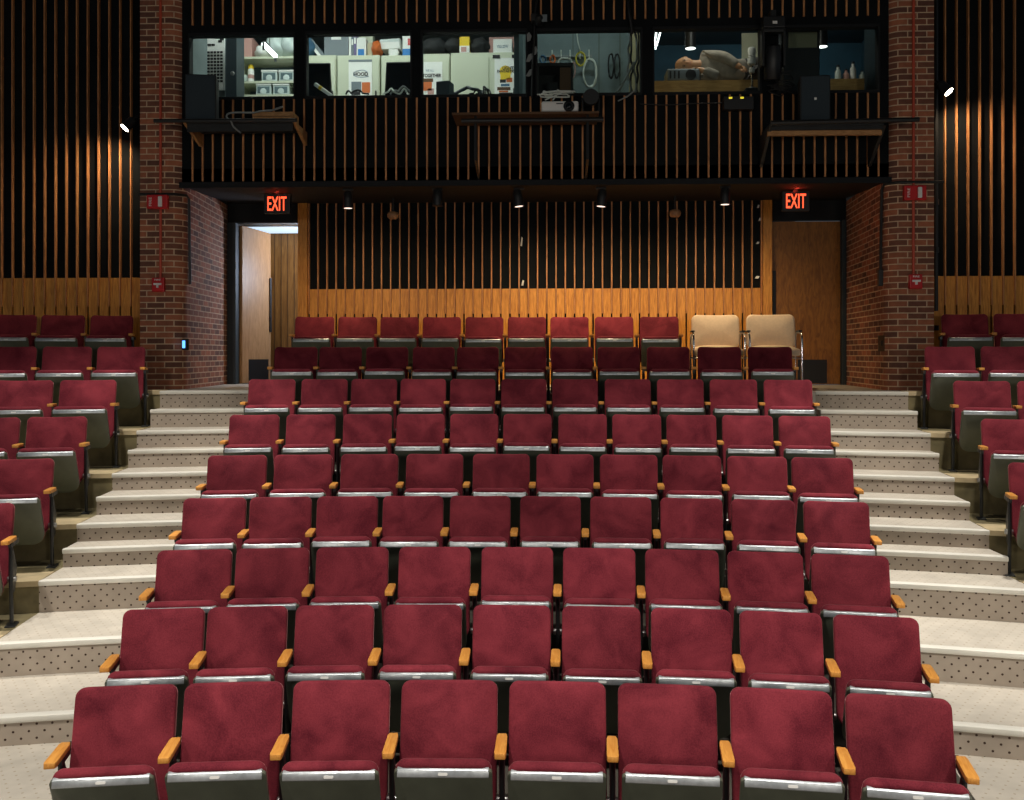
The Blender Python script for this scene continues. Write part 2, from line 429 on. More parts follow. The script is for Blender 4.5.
def hinge_mesh():
    mb = MB(); Mx = Matrix.Translation((0, -0.165, 0.33)) @ Matrix.Rotation(PI/2, 4, 'Y')
    mb.lathe([(0.018, -0.03), (0.022, -0.024), (0.022, 0.024), (0.018, 0.03)], 12, Mx)
    return mb.mesh('hinge_bolt', BOLT, smooth=True)
ARM, LEG, FOOT, HINGE = arm_mesh(), leg_mesh(), foot_mesh(), hinge_mesh()
BACKTILT = math.radians(15)
def make_seat(x, y, z, rz, w, arms, label, group):
    d = chair_meshes(w)
    t = thing('theatre_seat', label, 'seat', (x, y, z), rz, group)
    b = link('backrest', d['back'], t)
    # pad centre 0.31 below the top; the pad leans back about its top edge
    hgt = 0.62
    b.rotation_euler = (-BACKTILT, 0, 0)
    b.location = (0, -math.sin(BACKTILT)*hgt/2, SEATH - math.cos(BACKTILT)*hgt/2)
    p = link('back_panel', d['panel'], b); p.location = (0, 0.048, 0)
    s = link('seat', d['seat'], t)
    tilt = math.radians(27 + random.uniform(-2.5, 2.5))
    # cushion faces the backrest, pan faces the stage: turn the pad round
    s.rotation_euler = (-tilt, 0, PI)
    s.location = (0, -0.262, 0.412)
    for nm in ('pan', 'rail', 'plate'):
        q = link({'pan': 'seat_pan', 'rail': 'front_rail', 'plate': 'number_plate'}[nm], d[nm], s)
    for (ax, ay, ar) in arms:
        a = link('armrest', ARM, t); a.location = (ax, -0.10+ay, 0.60); a.rotation_euler = (math.radians(-2), 0, ar)
        l = link('leg', LEG, t); l.location = (ax, ay, 0); l.rotation_euler = (0, 0, ar)
        f = link('foot_plate', FOOT, l); h = link('hinge_bolt', HINGE, l)
    return t

ORD = ['first','second','third','fourth','fifth','sixth','seventh','eighth','ninth','tenth','eleventh']
ROWN = ['front row', 'second row from the front', 'third row from the front', 'fourth row from the front', 'fifth row from the front',
        'sixth row from the front', 'seventh row from the front', 'row just before the back row', 'back row']
CENTRE = [
 [128,235,342.5,450,557.5,666.5,780,897],
 [165,248.5,335.5,423.5,512,601,690.5,780,875],
 [195.5,273.5,353,435,517.5,599,681.5,764.5,849],
 [215.5,281.5,348,413.5,480.5,550.5,620.5,691,762.5,835.5],
 [238,304,370,435,501.5,565,628.5,691.5,756.5,821.5],
 [255,311.5,368,421,474.5,527.5,582.5,636.5,691,747,804],
 [272.5,325,374.5,423.5,473,524,575,627.5,680,733,787.5],
 [296.5,341,387.5,434,478,525.5,572,618.5,668,719,769.5],
 [315,358,400,442,484.5,527,569.5,614,659]]
def place_row(i, pxs, sides, group, labels):
    """pxs: photo x of the seat centres; sides: (left end arm?, right end arm?)"""
    pts = [arc_hit(px, R[i]) for px in pxs]
    ang = [math.atan2(x, y - YC) for x, y in pts]
    steps = [b-a for a, b in zip(ang, ang[1:])]
    av = sum(steps)/len(steps) if steps else 0.54/R[i]
    # arms stand midway between neighbours
    bounds = [ang[0]-av*0.48] + [(a+b)/2 for a, b in zip(ang, ang[1:])] + [ang[-1]+av*0.48]
    w = av*R[i]*0.893
    for k, a in enumerate(ang):
        x, y = R[i]*math.sin(a), YC + R[i]*math.cos(a)
        arms = []
        for side, bd in ((0, bounds[k]), (1, bounds[k+1])):
            if side == 1 and k < len(ang)-1: continue          # the next seat carries that arm
            da = bd - a
            arms.append((R[i]*math.sin(da), -R[i]*(1-math.cos(da)), -da - 0.25*bd))
        make_seat(x, y, FLZ[i], -a, w, arms, labels[k], group)
for i, pxs in enumerate(CENTRE):
    n = len(pxs); labels = []
    for k in range(n):
        if k < (n+1)//2:
            e = 'right beside the left aisle' if k == 0 else ORD[k] + ' from the left aisle'
        else:
            j = n-1-k
            e = ORD[j] + ' from the right aisle' if j else 'right beside the right aisle'
            if i == 8: e = (ORD[j] + ' from the beige armchairs') if j else 'touching the beige armchairs'
        labels.append('maroon seat %s, centre block, %s' % (e, ROWN[i]))
    place_row(i, pxs, (1, 1), 'maroon seats of the centre block', labels)
LEFTB = {8: [15-48, 15, 63.8, 112.5], 7: [12, 68, 122], 6: [25, 89], 5: [-10, 58], 4: [-43, 25], 3: [-88, -16]}
RIGHTB = {8: [964, 1017], 7: [949, 1006], 6: [981, 1046], 5: [1010, 1078], 4: [1038, 1108]}
LEFTB[8] = [15, 63.8, 112.5]
for i, pxs in LEFTB.items():
    n = len(pxs)
    labels = ['maroon seat %s, left side block, %s' % ('at the aisle end' if n-1-k == 0 else ORD[n-1-k] + ' from the aisle', ROWN[i]) for k in range(n)]
    place_row(i, pxs, (1, 1), 'maroon seats of the left side block', labels)
for i, pxs in RIGHTB.items():
    n = len(pxs)
    labels = ['maroon seat %s, right side block, %s' % ('at the aisle end' if k == 0 else ORD[k] + ' from the aisle', ROWN[i]) for k in range(n)]
    place_row(i, pxs, (1, 1), 'maroon seats of the right side block', labels)

# two beige chairs at the end of the back row
def tubeframe(t):
    for sx in (-1, 1):
        x = sx*0.285
        pts = spline([(x, -0.02, 0.0), (x, -0.02, 0.30), (x, -0.03, 0.56), (x, -0.07, 0.63), (x, -0.14, 0.65), (x, -0.36, 0.64), (x, -0.43, 0.60), (x, -0.45, 0.5), (x, -0.45, 0.0)], 6)
        MB().tube(pts, 0.012, 10).build('side_frame', STEEL, t, smooth='all')
        MB().box(x-0.02, x+0.02, -0.37, -0.13, 0.655, 0.675).build('arm_pad', BLKP, t, bevel=0.008)
    for yy in (-0.40, -0.04): MB().tube([(-0.285, yy, 0.36), (0.285, yy, 0.36)], 0.011, 8).build('cross_bar', STEEL, t, smooth='all')
for px, lab in ((715, 'beige upholstered armchair with chrome frame next to the last maroon back row seat'),
                (770, 'beige upholstered armchair with chrome frame nearest the closed right door')):
    x, y = arc_hit(px, R[8] - 0.02); a = math.atan2(x, y-YC)
    t = thing('armchair', lab, 'chair', (x, y, FLZ[8]), -a*0.6, 'beige armchairs in the back row')
    b = pad(0.555, 0.40, 0.07, 0.06, 0.03, 0.03, 0.02).build('backrest', CREAMV, t, smooth='all'); b.rotation_euler = (-math.radians(10), 0, 0); b.location = (0, -0.04, 0.67)
    s = pad(0.545, 0.46, 0.07, 0.08, 0.03, 0.0, 0.025).build('seat', CREAMV, t, smooth='all'); s.rotation_euler = (-PI/2 + math.radians(4), 0, 0); s.location = (0, -0.27, 0.475)
    tubeframe(t)

# ------------------------------------------------------------------ floors, aisle steps
def inner(y): return 2.34 + 0.122*(y-4.6)
def outer_l(y): return 3.83 + 0.13*(y-8.25)
def outer_r(y): return 3.68 + 0.1125*max(y-7.7, 0)
NOSE_R = [R[i]+OFF[i] for i in range(8)]               # riser line between row i and row i+1
LAND = 12.6
def slab(x_lo, x_hi, r0, r1, z, bottom, steps=10, back=None):
    """a curved platform; x_lo / x_hi are functions of y or numbers"""
    mb = MB(); top = []
    def ev(f, y): return f(y) if callable(f) else f
    def edge(r, yback=None):
        out = []
        ya = YC + r
        if yback is not None: xa, xb = ev(x_lo, yback), ev(x_hi, yback)
        else:
            xa, xb = ev(x_lo, ya), ev(x_hi, ya)
            for _ in range(4): xa, xb = ev(x_lo, arcy(xa, r)), ev(x_hi, arcy(xb, r))
        for k in range(steps+1):
            x = xa + (xb-xa)*k/steps
            out.append((x, yback if yback is not None else arcy(x, r)))
        return out
    a, b = edge(r0), edge(r1, back)
    n = steps+1
    vs = [(x, y, z) for x, y in a] + [(x, y, z) for x, y in b] + [(x, y, bottom) for x, y in a] + [(x, y, bottom) for x, y in b]
    fs = []
    for k in range(steps):
        fs += [(k, k+1, n+k+1, n+k), (2*n+k+1, 2*n+k, 3*n+k, 3*n+k+1), (2*n+k, 2*n+k+1, k+1, k), (n+k, n+k+1, 3*n+k+1, 3*n+k)]
    fs += [(0, n, 3*n, 2*n), (n-1, 2*n+n-1, 3*n+n-1, 2*n-1)]
    mb.add(vs, fs)
    return mb, a
BOT = -2.9
DKFLOOR = mat('dark_floor', rgb(70, 66, 58), rough=0.8, noise=0.3, nscale=5)
def neg(f): return lambda y: -f(y)
STAGE = wood('stage_boards', rgb(150, 112, 72), rgb(120, 86, 52), (1, 8, 8), 5)
struct(MB().box(-7, 7, -4, 2.75, FLZ[0]-0.3, FLZ[0]-0.06).build('floor_stage', STAGE))
# centre block platforms
for i in range(9):
    r0 = 10.6 if i == 0 else NOSE_R[i-1]
    if i < 8: mb, _ = slab(neg(inner), inner, r0, NOSE_R[i], FLZ[i], BOT, 16)
    else: mb, _ = slab(neg(inner), inner, r0, 0, FLZ[i], BOT, 16, back=LAND)
    struct(mb.build('floor_platform_%d' % (i+1), DKFLOOR if i < 8 else TREAD))
# side block platforms
for i in range(2, 9):
    r0 = NOSE_R[i-1]
    for nm, lo, hi in (('left', -8.2, neg(outer_l)), ('right', outer_r, 8.2)):
        if i < 8: mb, a = slab(lo, hi, r0, NOSE_R[i], FLZ[i], BOT, 10)
        else: mb, a = slab(lo, hi, r0, 0, FLZ[i], BOT, 10, back=11.2)
        fl = struct(mb.build('floor_%s_row_%d' % (nm, i+1), CONC))
        # paler worn edge along the top of each riser
        mt, _ = slab(lo, hi, r0-0.012, r0+0.30, FLZ[i]+0.006, FLZ[i]-0.035, 10)
        struct(mt.build('floor_%s_edge_%d' % (nm, i+1), LEDGE))
# aisle steps: (nosing radius, tread height)
steps_ = [(10.6, FLZ[0])]
for i in range(1, 9):
    steps_.append((NOSE_R[i-1], FLZ[i]))
    if 4 <= i < 8: steps_.append((NOSE_R[i-1] + 0.46, (FLZ[i]+FLZ[i+1])/2))
for k, (r0, z) in enumerate(steps_):
    r1 = steps_[k+1][0] if k+1 < len(steps_) else 0
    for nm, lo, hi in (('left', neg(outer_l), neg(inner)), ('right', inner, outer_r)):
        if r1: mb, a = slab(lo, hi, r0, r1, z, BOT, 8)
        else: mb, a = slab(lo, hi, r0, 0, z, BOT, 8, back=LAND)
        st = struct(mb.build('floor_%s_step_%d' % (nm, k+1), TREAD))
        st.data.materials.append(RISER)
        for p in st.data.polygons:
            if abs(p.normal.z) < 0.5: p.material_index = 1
        if k:
            pts = [(x, y-0.008, z-0.012) for x, y in a]
            nb = MB()
            prof = [(0.05, 0.004), (0.004, 0.006), (-0.012, 0.0), (-0.014, -0.02), (-0.008, -0.034), (0.02, -0.034)]
            vs = []; n = len(prof)
            for x, y in a: vs += [(x, y+dy, z+dz) for dy, dz in prof]
            fs = [(j*n+q, j*n+(q+1) % n, (j+1)*n+(q+1) % n, (j+1)*n+q) for j in range(len(a)-1) for q in range(n)]
            fs += [tuple(range(n)), tuple((len(a)-1)*n+q for q in range(n))]
            struct(nb.add(vs, fs).build('trim_%s_nosing_%d' % (nm, k+1), NOSE, st, smooth=True))

# ------------------------------------------------------------------ brick piers
YPF, YDW, YBF = 10.55, 12.5, 10.62        # pier face, door wall, booth front
TOPW = 5.4
def pier(sgn, name):
    out = []
    r = 0.16
    if sgn < 0: xo, xi, xb = -PXm(140, YPF), -PXm(182, YPF), -PXm(227, YDW)
    else: xo, xi, xb = PXm(934, YPF), PXm(888.5, YPF), PXm(846.5, YDW)
    out.append((xo, 11.2)); out.append((xo, YPF))
    out.append((xi+r, YPF))
    for k in range(1, 9):
        a = PI/2*k/8
        out.append((xi+r - r*math.sin(a), YPF + r - r*math.cos(a)))
    out.append((xb, YDW+0.12)); out.append((xo+0.6, YDW+0.12)); out.append((xo+0.6, 11.2))
    pts = [(sgn*x, y) for x, y in out]
    z0, zm_, z1 = FLZ[8]-0.5, 2.0, TOPW
    n = len(pts); u = [0]
    for i in range(1, n+1): u.append(u[-1] + math.dist(pts[i-1], pts[i % n]))
    # below the soffit the pier runs back to the door wall, above it stops beside the booth
    m_ = 11                                        # outline points kept above the soffit
    up = pts[:m_] + [(sgn*xi, 11.05), (sgn*xo, 11.05)]; k_ = len(up)
    uu = u[:m_] + [u[m_-1]+0.2, u[m_-1]+0.7]
    me = bpy.data.meshes.new(name)
    vs = [(x, y, z0) for x, y in pts] + [(x, y, zm_) for x, y in pts] + [(x, y, zm_) for x, y in up] + [(x, y, z1) for x, y in up]
    fs = [(i, (i+1) % n, n+(i+1) % n, n+i) for i in range(n)] + [tuple(range(n, 2*n))]
    o_ = 2*n
    fs += [(o_+i, o_+(i+1) % k_, o_+k_+(i+1) % k_, o_+k_+i) for i in range(k_)]
    me.from_pydata(vs, [], fs)
    uvl = me.uv_layers.new(name='UVMap')
    for p in me.polygons:
        ids = list(p.vertices)
        for li in p.loop_indices:
            vi = me.loops[li].vertex_index
            if vi < 2*n: q = vi % n; us = u[q] if not (q == 0 and (n-1 in ids or 2*n-1 in ids)) else u[n]
            else:
                q = (vi-o_) % k_; us = uu[q]
                if q == 0 and any((j-o_) % k_ == k_-1 for j in ids if j >= o_): us = uu[-1]+0.4
            uvl.data[li].uv = (us, vs[vi][2]+3)
    bm = bmesh.new(); bm.from_mesh(me); bmesh.ops.recalc_face_normals(bm, faces=bm.faces); bm.to_mesh(me); bm.free()
    for p in me.polygons: p.use_smooth = True
    me.set_sharp_from_angle(angle=math.radians(30))
    me.materials.append(BRICK)
    return struct(link(name, me))
pier(-1, 'wall_left_brick_pier'); pier(1, 'wall_right_brick_pier')

# ------------------------------------------------------------------ slatted walls
def slat_wall(name, y, x0, x1, xs, zwood, zbat, ztop, zfloor, sw=0.0165, zbt=None):
    """black backing, oak boards below zwood, battens from zbat up"""
    w = struct(MB().box(x0, x1, y+0.03, y+0.12, zfloor, ztop).build(name, BLACK))
    mb = MB(); edges = [x0-0.06] + list(xs) + [x1+0.06]
    for a, b in zip(edges, edges[1:]):
        a2, b2 = max(a+0.011, x0), min(b-0.011, x1)
        if b2 - a2 > 0.01: mb.box(a2, b2, y, y+0.035, zfloor, zwood)
    mb.build('boards', PANEL, w, bevel=0.002)
    mb = MB()
    for x in xs: mb.box(x-sw/2, x+sw/2, y-0.014, y+0.031, zbat, zbt or ztop)
    mb.build('battens', SLAT, w)
    return w
xl, xr = PXm(308.6, 12.4), PXm(761.7, 12.4)
NS = 49
xs = [xl + (xr-xl)*k/NS for k in range(NS+1)]
ZS = 2.0
slat_wall('wall_back', 12.42, xl-0.012, xr+0.012, xs, P(540, 288.6, 12.42).z, P(540, 313.5, 12.42).z, 2.2, FLZ[8])
# oak jamb boards at both ends
for nm, a, b in (('left', PXm(298.6, 12.4), xl-0.013), ('right', xr+0.013, PXm(771.5, 12.4))):
    struct(MB().box(a, b, 12.36, 12.56, FLZ[8], 2.2).build('trim_back_%s' % nm, PANEL, bevel=0.003))
YSW = 11.12
pitch = 0.1325
xs = [PXm(131, YSW) - pitch*k for k in range(18)][::-1]
slat_wall('wall_left', YSW, -8.2, -4.53, xs, P(60, 278, YSW).z, P(60, 306.5, YSW).z, TOPW, FLZ[8], 0.0135)
xs = [PXm(945, YSW) + pitch*k for k in range(18)]
slat_wall('wall_right', YSW, 4.53, 8.2, xs, P(980, 276, YSW).z, P(980, 305, YSW).z, TOPW, FLZ[8], 0.0135)

# ------------------------------------------------------------------ booth front with its windows
WIN = [(188.5, 295), (305.3, 411.6), (421, 527), (536, 642), (653, 761), (777, 879.5)]
ZW0, ZW1 = 2.935, 3.665
WX = [(PXm(a, YBF), PXm(b, YBF)) for a, b in WIN]
XB0, XB1 = PXm(182, YPF)-0.05, PXm(888.5, YPF)+0.05
mb = MB()
mb.box(XB0, XB1, YBF, YBF+0.12, 1.93, ZW0); mb.box(XB0, XB1, YBF, YBF+0.12, ZW1, TOPW)
ed = [XB0] + [x for ab in WX for x in ab] + [XB1]
for a, b in zip(ed[0::2], ed[1::2]):
    if b-a > 0.005: mb.box(a, b, YBF, YBF+0.12, ZW0, ZW1)
bw = struct(mb.build('wall_booth', BLACK))
x0, x1 = PXm(191.4, YBF-0.05), PXm(879.7, YBF-0.05); N = 66
mb = MB()
for k in range(N+1):
    x = x0 + (x1-x0)*k/N
    mb.box(x-0.0095, x+0.0095, YBF-0.02, YBF+0.01, 1.975, ZW0-0.03)
    mb.box(x-0.0095, x+0.0095, YBF-0.02, YBF+0.01, 3.765, TOPW)
mb.build('battens', SLAT, bw)
struct(MB().box(XB0, XB1, YBF-0.03, YBF+0.005, 1.90, 1.965).build('trim_1', SOFF))
for k, (a, b) in enumerate(WX):
    mb = MB(); t = 0.022
    mb.box(a, b, YBF-0.02, YBF+0.10, ZW0-0.03, ZW0+0.004); mb.box(a, b, YBF-0.012, YBF+0.10, ZW1-0.02, ZW1+0.012)
    mb.box(a-0.005, a+0.016, YBF-0.012, YBF+0.10, ZW0, ZW1); mb.box(b-0.016, b+0.005, YBF-0.012, YBF+0.10, ZW0, ZW1)
    fr = struct(mb.build('window_%d' % (k+1), SOFF, bevel=0.003))
    MB().box(a+0.014, b-0.014, YBF+0.055, YBF+0.061, ZW0+0.004, ZW1-0.02).build('pane', GLASS, fr)
# soffit, a shallow slope from the booth front to the door wall
mb = MB()
vs = [(XB0,YBF,1.92),(XB1,YBF,1.92),(XB1,12.66,2.02),(XB0,12.66,2.02),(XB0,YBF,2.12),(XB1,YBF,2.12),(XB1,15.2,2.12),(XB0,15.2,2.12),(XB0,15.2,2.06),(XB1,15.2,2.06)]
struct(mb.add(vs, [(0,1,2,3),(4,5,6,7),(0,1,5,4),(3,2,9,8),(8,9,6,7)]).build('ceiling_soffit', SOFF))
# ------------------------------------------------------------------ doors
ZD = P(265, 223, 12.5).z
zf = FLZ[8]
xa, xb = PXm(226, 12.4), PXm(299, 12.4)
struct(MB().box(xa, xb, 12.46, 12.56, ZD, 2.1).build('wall_left_lintel', SOFF))
xc, xd = PXm(771.5, 12.4), PXm(847.5, 12.4)
struct(MB().box(xc, xd, 12.46, 12.56, P(800, 220.5, 12.5).z, 2.1).build('wall_right_lintel', SOFF))
# left door: open leaf swung into the hallway
FRM = mat('dark_blue_steel', rgb(44, 56, 62), rough=0.5)
mb = MB(); xj = PXm(236, 12.46)
mb.box(xa, xj, 12.44, 12.62, zf, ZD); mb.box(xj-0.03, xj+0.012, 12.41, 12.45, zf, ZD); mb.box(xb-0.01, xb+0.012, 12.44, 12.62, zf, ZD)
dr = struct(mb.build('door_1', FRM, bevel=0.004))
def leaf_parts(root, wd, ht, m, pull_x, kick, parent_M=None):
    lf = MB().box(0, wd, -0.022, 0.022, 0.008, ht).build('door_leaf', m, root, bevel=0.003)
    MB().box(kick[0], kick[1], -0.026, -0.02, kick[2], kick[3]).build('kick_plate', BLKP, lf)
    mb = MB(); mb.box(pull_x-0.022, pull_x+0.022, -0.045, -0.022, 0.72, 1.5)
    mb.build('push_bar', BLKP, lf, bevel=0.006)
    return lf
lf = leaf_parts(dr, 0.86, ZD-zf-0.02, PALEDOOR, 0.83, (0.18, 0.78, 0.04, 0.33))
lf.location = (xj+0.02, 12.60, zf); lf.rotation_euler = (0, 0, math.radians(81))
# hallway beyond the left door
hall = MB()
struct(MB().box(-5.2, -2.4, 14.1, 14.2, zf, 2.0).build('wall_hall', HALLW))
mb = MB()
for k in range(22):
    x = -4.6 + k*0.1
    mb.box(x-0.004, x+0.004, 14.094, 14.101, zf, 2.0)
mb.build('grooves', DKBROWN, bpy.data.objects['wall_hall'])
struct(MB().box(-5.2, -2.4, 12.62, 14.2, 1.86, 1.9).build('ceiling_hall', BOOTHC))
struct(MB().box(-5.2, -2.4, 12.6, 14.2, zf-0.1, zf).build('floor_hall', DKFLOOR))
# right door: closed
mb = MB(); xk = PXm(842, 12.46)
mb.box(xk, xd, 12.44, 12.62, zf, P(800, 220.5, 12.5).z); mb.box(xc-0.01, xc+0.01, 12.44, 12.62, zf, P(800, 220.5, 12.5).z)
dr2 = struct(mb.build('door_2', FRM, bevel=0.004))
lf = leaf_parts(dr2, xk-xc-0.012, P(800, 220.5, 12.5).z-zf-0.012, DOORW, 0.05, (0.36, 0.74, 0.02, 0.33))
lf.location = (xc+0.006, 12.53, zf)
# booth shell
struct(MB().box(-5.2, 5.2, 11.25, 15.2, 2.13, 2.2).build('floor_booth', DKFLOOR))
struct(MB().box(-5.2, 5.2, 11.25, 15.2, 4.95, 5.05).build('ceiling_booth', BOOTHC))
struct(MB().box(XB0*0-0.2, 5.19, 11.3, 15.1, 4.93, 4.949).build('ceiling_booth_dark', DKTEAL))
for nm, xx in (('left', XB0), ('right', XB1)):
    sg = -1 if xx < 0 else 1
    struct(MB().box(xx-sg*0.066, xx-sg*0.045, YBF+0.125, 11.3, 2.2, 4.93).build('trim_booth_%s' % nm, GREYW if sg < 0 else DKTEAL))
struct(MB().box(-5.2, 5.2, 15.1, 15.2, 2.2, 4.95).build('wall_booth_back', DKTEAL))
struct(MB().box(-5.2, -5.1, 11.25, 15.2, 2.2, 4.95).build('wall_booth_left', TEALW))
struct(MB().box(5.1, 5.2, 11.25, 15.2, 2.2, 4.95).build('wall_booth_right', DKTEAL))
struct(MB().box(XB0, XB1, YBF+0.1, 11.26, 2.13, 2.2).box(XB0, XB1, YBF+0.1, 11.26, 4.95, 5.05).build('floor_booth_front', DKFLOOR))
struct(MB().box(-8.3, 8.3, -3, YBF+0.1, TOPW, TOPW+0.1).build('ceiling', SOFF))

#PART2
# ------------------------------------------------------------------ helpers for things placed from the photo
def bxp(mb, x0, y0, x1, y1, d, th):
    a, b = P(x0, y0, d), P(x1, y1, d)
    return mb.box(a.x, b.x, d, d+th, b.z, a.z)
def MX(loc, rx=0, ry=0, rz=0):
    return Matrix.Translation(loc) @ Euler((rx, ry, rz)).to_matrix().to_4x4()
def cable(name, pts, r, m, label=None, group=None, parent=None, closed=False, cat='cable', n=6):
    o = MB().tube(spline(pts, n, closed), r, 6, closed).build(name, m, parent, smooth='all')
    if label: tag(o, label, cat, group)
    return o
# ---- exit signs
for px, py, lab in ((277, 203.5, 'red glowing EXIT sign above the open left door'), (796, 200.8, 'red glowing EXIT sign above the closed right door')):
    q = P(px, py, 11.3); t = thing('exit_sign', lab, 'sign', (q.x, 11.3, q.z-0.12), 0, 'exit signs under the soffit')
    MB().box(-0.16, 0.16, 0, 0.05, 0, 0.235).build('housing', BLKP, t, bevel=0.004)
    MB().box(-0.03, 0.03, 0.01, 0.04, 0.235, 1.935+0.1*(11.3-YBF)/2-(q.z-0.12)+0.05).build('stem', BLKP, t)
    text_mesh('letters', 'EXIT', EXITL, t, (0, -0.003, 0.118), 0.17, 0.232, 0.003, bold=0.004)
    l = bpy.data.lights.new('exit_glow', 'POINT'); l.energy = 2.4; l.color = (1, 0.06, 0.03); l.shadow_soft_size = 0.05
    o = bpy.data.objects.new('exit_glow', l); COL.objects.link(o); o.location = (q.x, 11.26, q.z+0.15)
# ---- track lights
YT = 10.95
def soff_z(y): return 1.92 + 0.10*(y-YBF)/(12.66-YBF)
def can(px, py, lit, tilt, lab):
    q = P(px, py, YT); zt = soff_z(YT)
    t = thing('track_light', lab, 'spotlight', (q.x, YT, zt), 0, 'black can spotlights under the soffit')
    h = zt - q.z
    M = MX((0, 0, -h), 0, tilt, 0)
    MB().lathe([(0.035, 0.20), (0.05, 0.18), (0.058, 0.1), (0.058, 0.004), (0.063, 0.0), (0.05, 0.0), (0.05, 0.01)], 18, M).build('can', BLKM, t, smooth=True)
    MB().lathe([(0.001, 0.002), (0.05, 0.001), (0.05, 0.006), (0.001, 0.007)], 18, M).build('lens', LENS if lit else BLKP, t)
    MB().box(-0.012, 0.012, -0.012, 0.012, -max(h-0.19, 0.02), 0).build('stem', BLKM, t)
    MB().box(-0.06, 0.06, -0.02, 0.02, -0.02, 0.003).build('mount', BLKM, t)
can(348, 208.3, True, 0, 'lit black can spotlight farthest left under the soffit, beside the left EXIT sign')
can(437.5, 206, False, 0, 'unlit dark can spotlight hanging between the two left lit ones')
can(519, 206.5, True, -0.12, 'lit black can spotlight tilted slightly, above the strip of white scraps')
can(601, 206.5, True, 0.1, 'lit black can spotlight second from the right under the soffit')
can(725, 204.6, True, 0, 'lit black can spotlight next to the right EXIT sign')
for px, py, lab in ((393, 215.5, 'small tan round ceiling sensor hanging left of centre before the slats'), (675, 213.5, 'small tan round ceiling sensor hanging right of centre before the slats')):
    q = P(px, py, 11.9); t = thing('ceiling_sensor', lab, 'sensor', (q.x, 11.9, q.z), 0, 'tan round sensors')
    MB().lathe([(0.012, -0.05), (0.05, -0.045), (0.072, -0.02), (0.075, 0.01), (0.06, 0.04), (0.02, 0.052)], 18).build('dome', TAN, t, smooth='all')
    MB().lathe([(0.012, 0.045), (0.012, soff_z(11.9)-q.z+0.01)], 8).build('stem', BLKM, t)
# ---- scraps stuck between the slats
for px, py, w_, h_, lab in ((521.5, 241, 2.2, 9, 'long white paper scrap stuck high between the middle slats'), (522.6, 282.5, 3, 5.5, 'small white paper scrap just above the oak boards at centre'),
      (758.5, 206, 2, 3, 'topmost white scrap in the last dark gap beside the right door'), (760, 219, 2.4, 3, 'second white scrap down the last dark gap by the right door'),
      (758, 242.5, 3, 2.4, 'third white scrap down the last dark gap by the right door'), (757.5, 277, 4.5, 2.6, 'lowest white scrap in the last dark gap by the right door')):
    a = P(px, py, 12.41); s = 75.0
    o = MB().add([(a.x-w_/2/s, 12.42, a.z-h_/2/s), (a.x+w_/2/s*0.4, 12.405, a.z-h_/2/s*1.1), (a.x+w_/2/s, 12.41, a.z+h_/3/s), (a.x, 12.425, a.z+h_/2/s),
                  (a.x-w_/2/s, 12.45, a.z-h_/2/s), (a.x+w_/2/s*0.4, 12.45, a.z-h_/2/s*1.1), (a.x+w_/2/s, 12.45, a.z+h_/3/s), (a.x, 12.45, a.z+h_/2/s)],
                 [(0,1,2,3), (7,6,5,4), (0,4,5,1), (1,5,6,2), (2,6,7,3), (3,7,4,0)]).build('paper_scrap', PAPER)
    tag(o, lab, 'paper', 'white scraps in the slats')
# ---- fire alarm equipment on the brick piers
YP = YPF - 0.001
for sx0, sy0, sx1, sy1, pcx, pcy, cx, side in ((148.5, 195.5, 169.5, 209.5, 159.5, 285, 161, 'left'), (903, 186.5, 924, 200.5, 914.5, 281.8, 913, 'right')):
    c = P((sx0+sx1)/2, (sy0+sy1)/2, YP)
    t = thing('alarm_strobe', 'red fire alarm strobe box on the %s brick pier' % side, 'alarm', (c.x, YP, c.z), 0, 'red alarm strobes')
    MB().box(-0.12, 0.12, -0.06, 0, -0.08, 0.08).build('housing', RED, t, bevel=0.008)
    MB().box(0.02, 0.065, -0.085, -0.058, -0.06, 0.06).build('strobe_lens', WHITE, t, bevel=0.008)
    text_mesh('lettering', 'FIRE', WHITE, t, (-0.075, -0.062, 0), 0.03, 0.10, 0.002, rot=(PI/2, -PI/2, 0))
    c2 = P(pcx, pcy, YP)
    t = thing('alarm_pull_station', 'red fire alarm pull box low on the %s brick pier' % side, 'alarm', (c2.x, YP, c2.z), 0, 'red alarm pull boxes')
    MB().box(-0.07, 0.07, -0.05, 0, -0.08, 0.08).build('housing', RED, t, bevel=0.008)
    mb = MB().box(-0.045, 0.045, -0.066, -0.048, -0.005, 0.018).box(-0.012, 0.012, -0.066, -0.048, -0.035, 0.0); mb.build('pull_handle', WHITE, t, bevel=0.003)
    text_mesh('lettering', 'FIRE', WHITE, t, (0, -0.052, 0.055), 0.022, 0.07, 0.002)
    zt = TOPW-0.02
    x = P(cx, 240, YP).x
    tag(MB().tube([(x, YP-0.015, c.z+0.08), (x, YP-0.015, zt)], 0.015, 8).build('conduit', REDPIPE, smooth=True), 'red conduit rising from the strobe up the %s brick pier' % side, 'pipe', 'red alarm conduits')
    tag(MB().tube([(x, YP-0.013, c2.z+0.08), (x, YP-0.013, c.z-0.08)], 0.015, 8).build('conduit', REDPIPE, smooth=True), 'red conduit between strobe and pull box on the %s pier' % side, 'pipe', 'red alarm conduits')
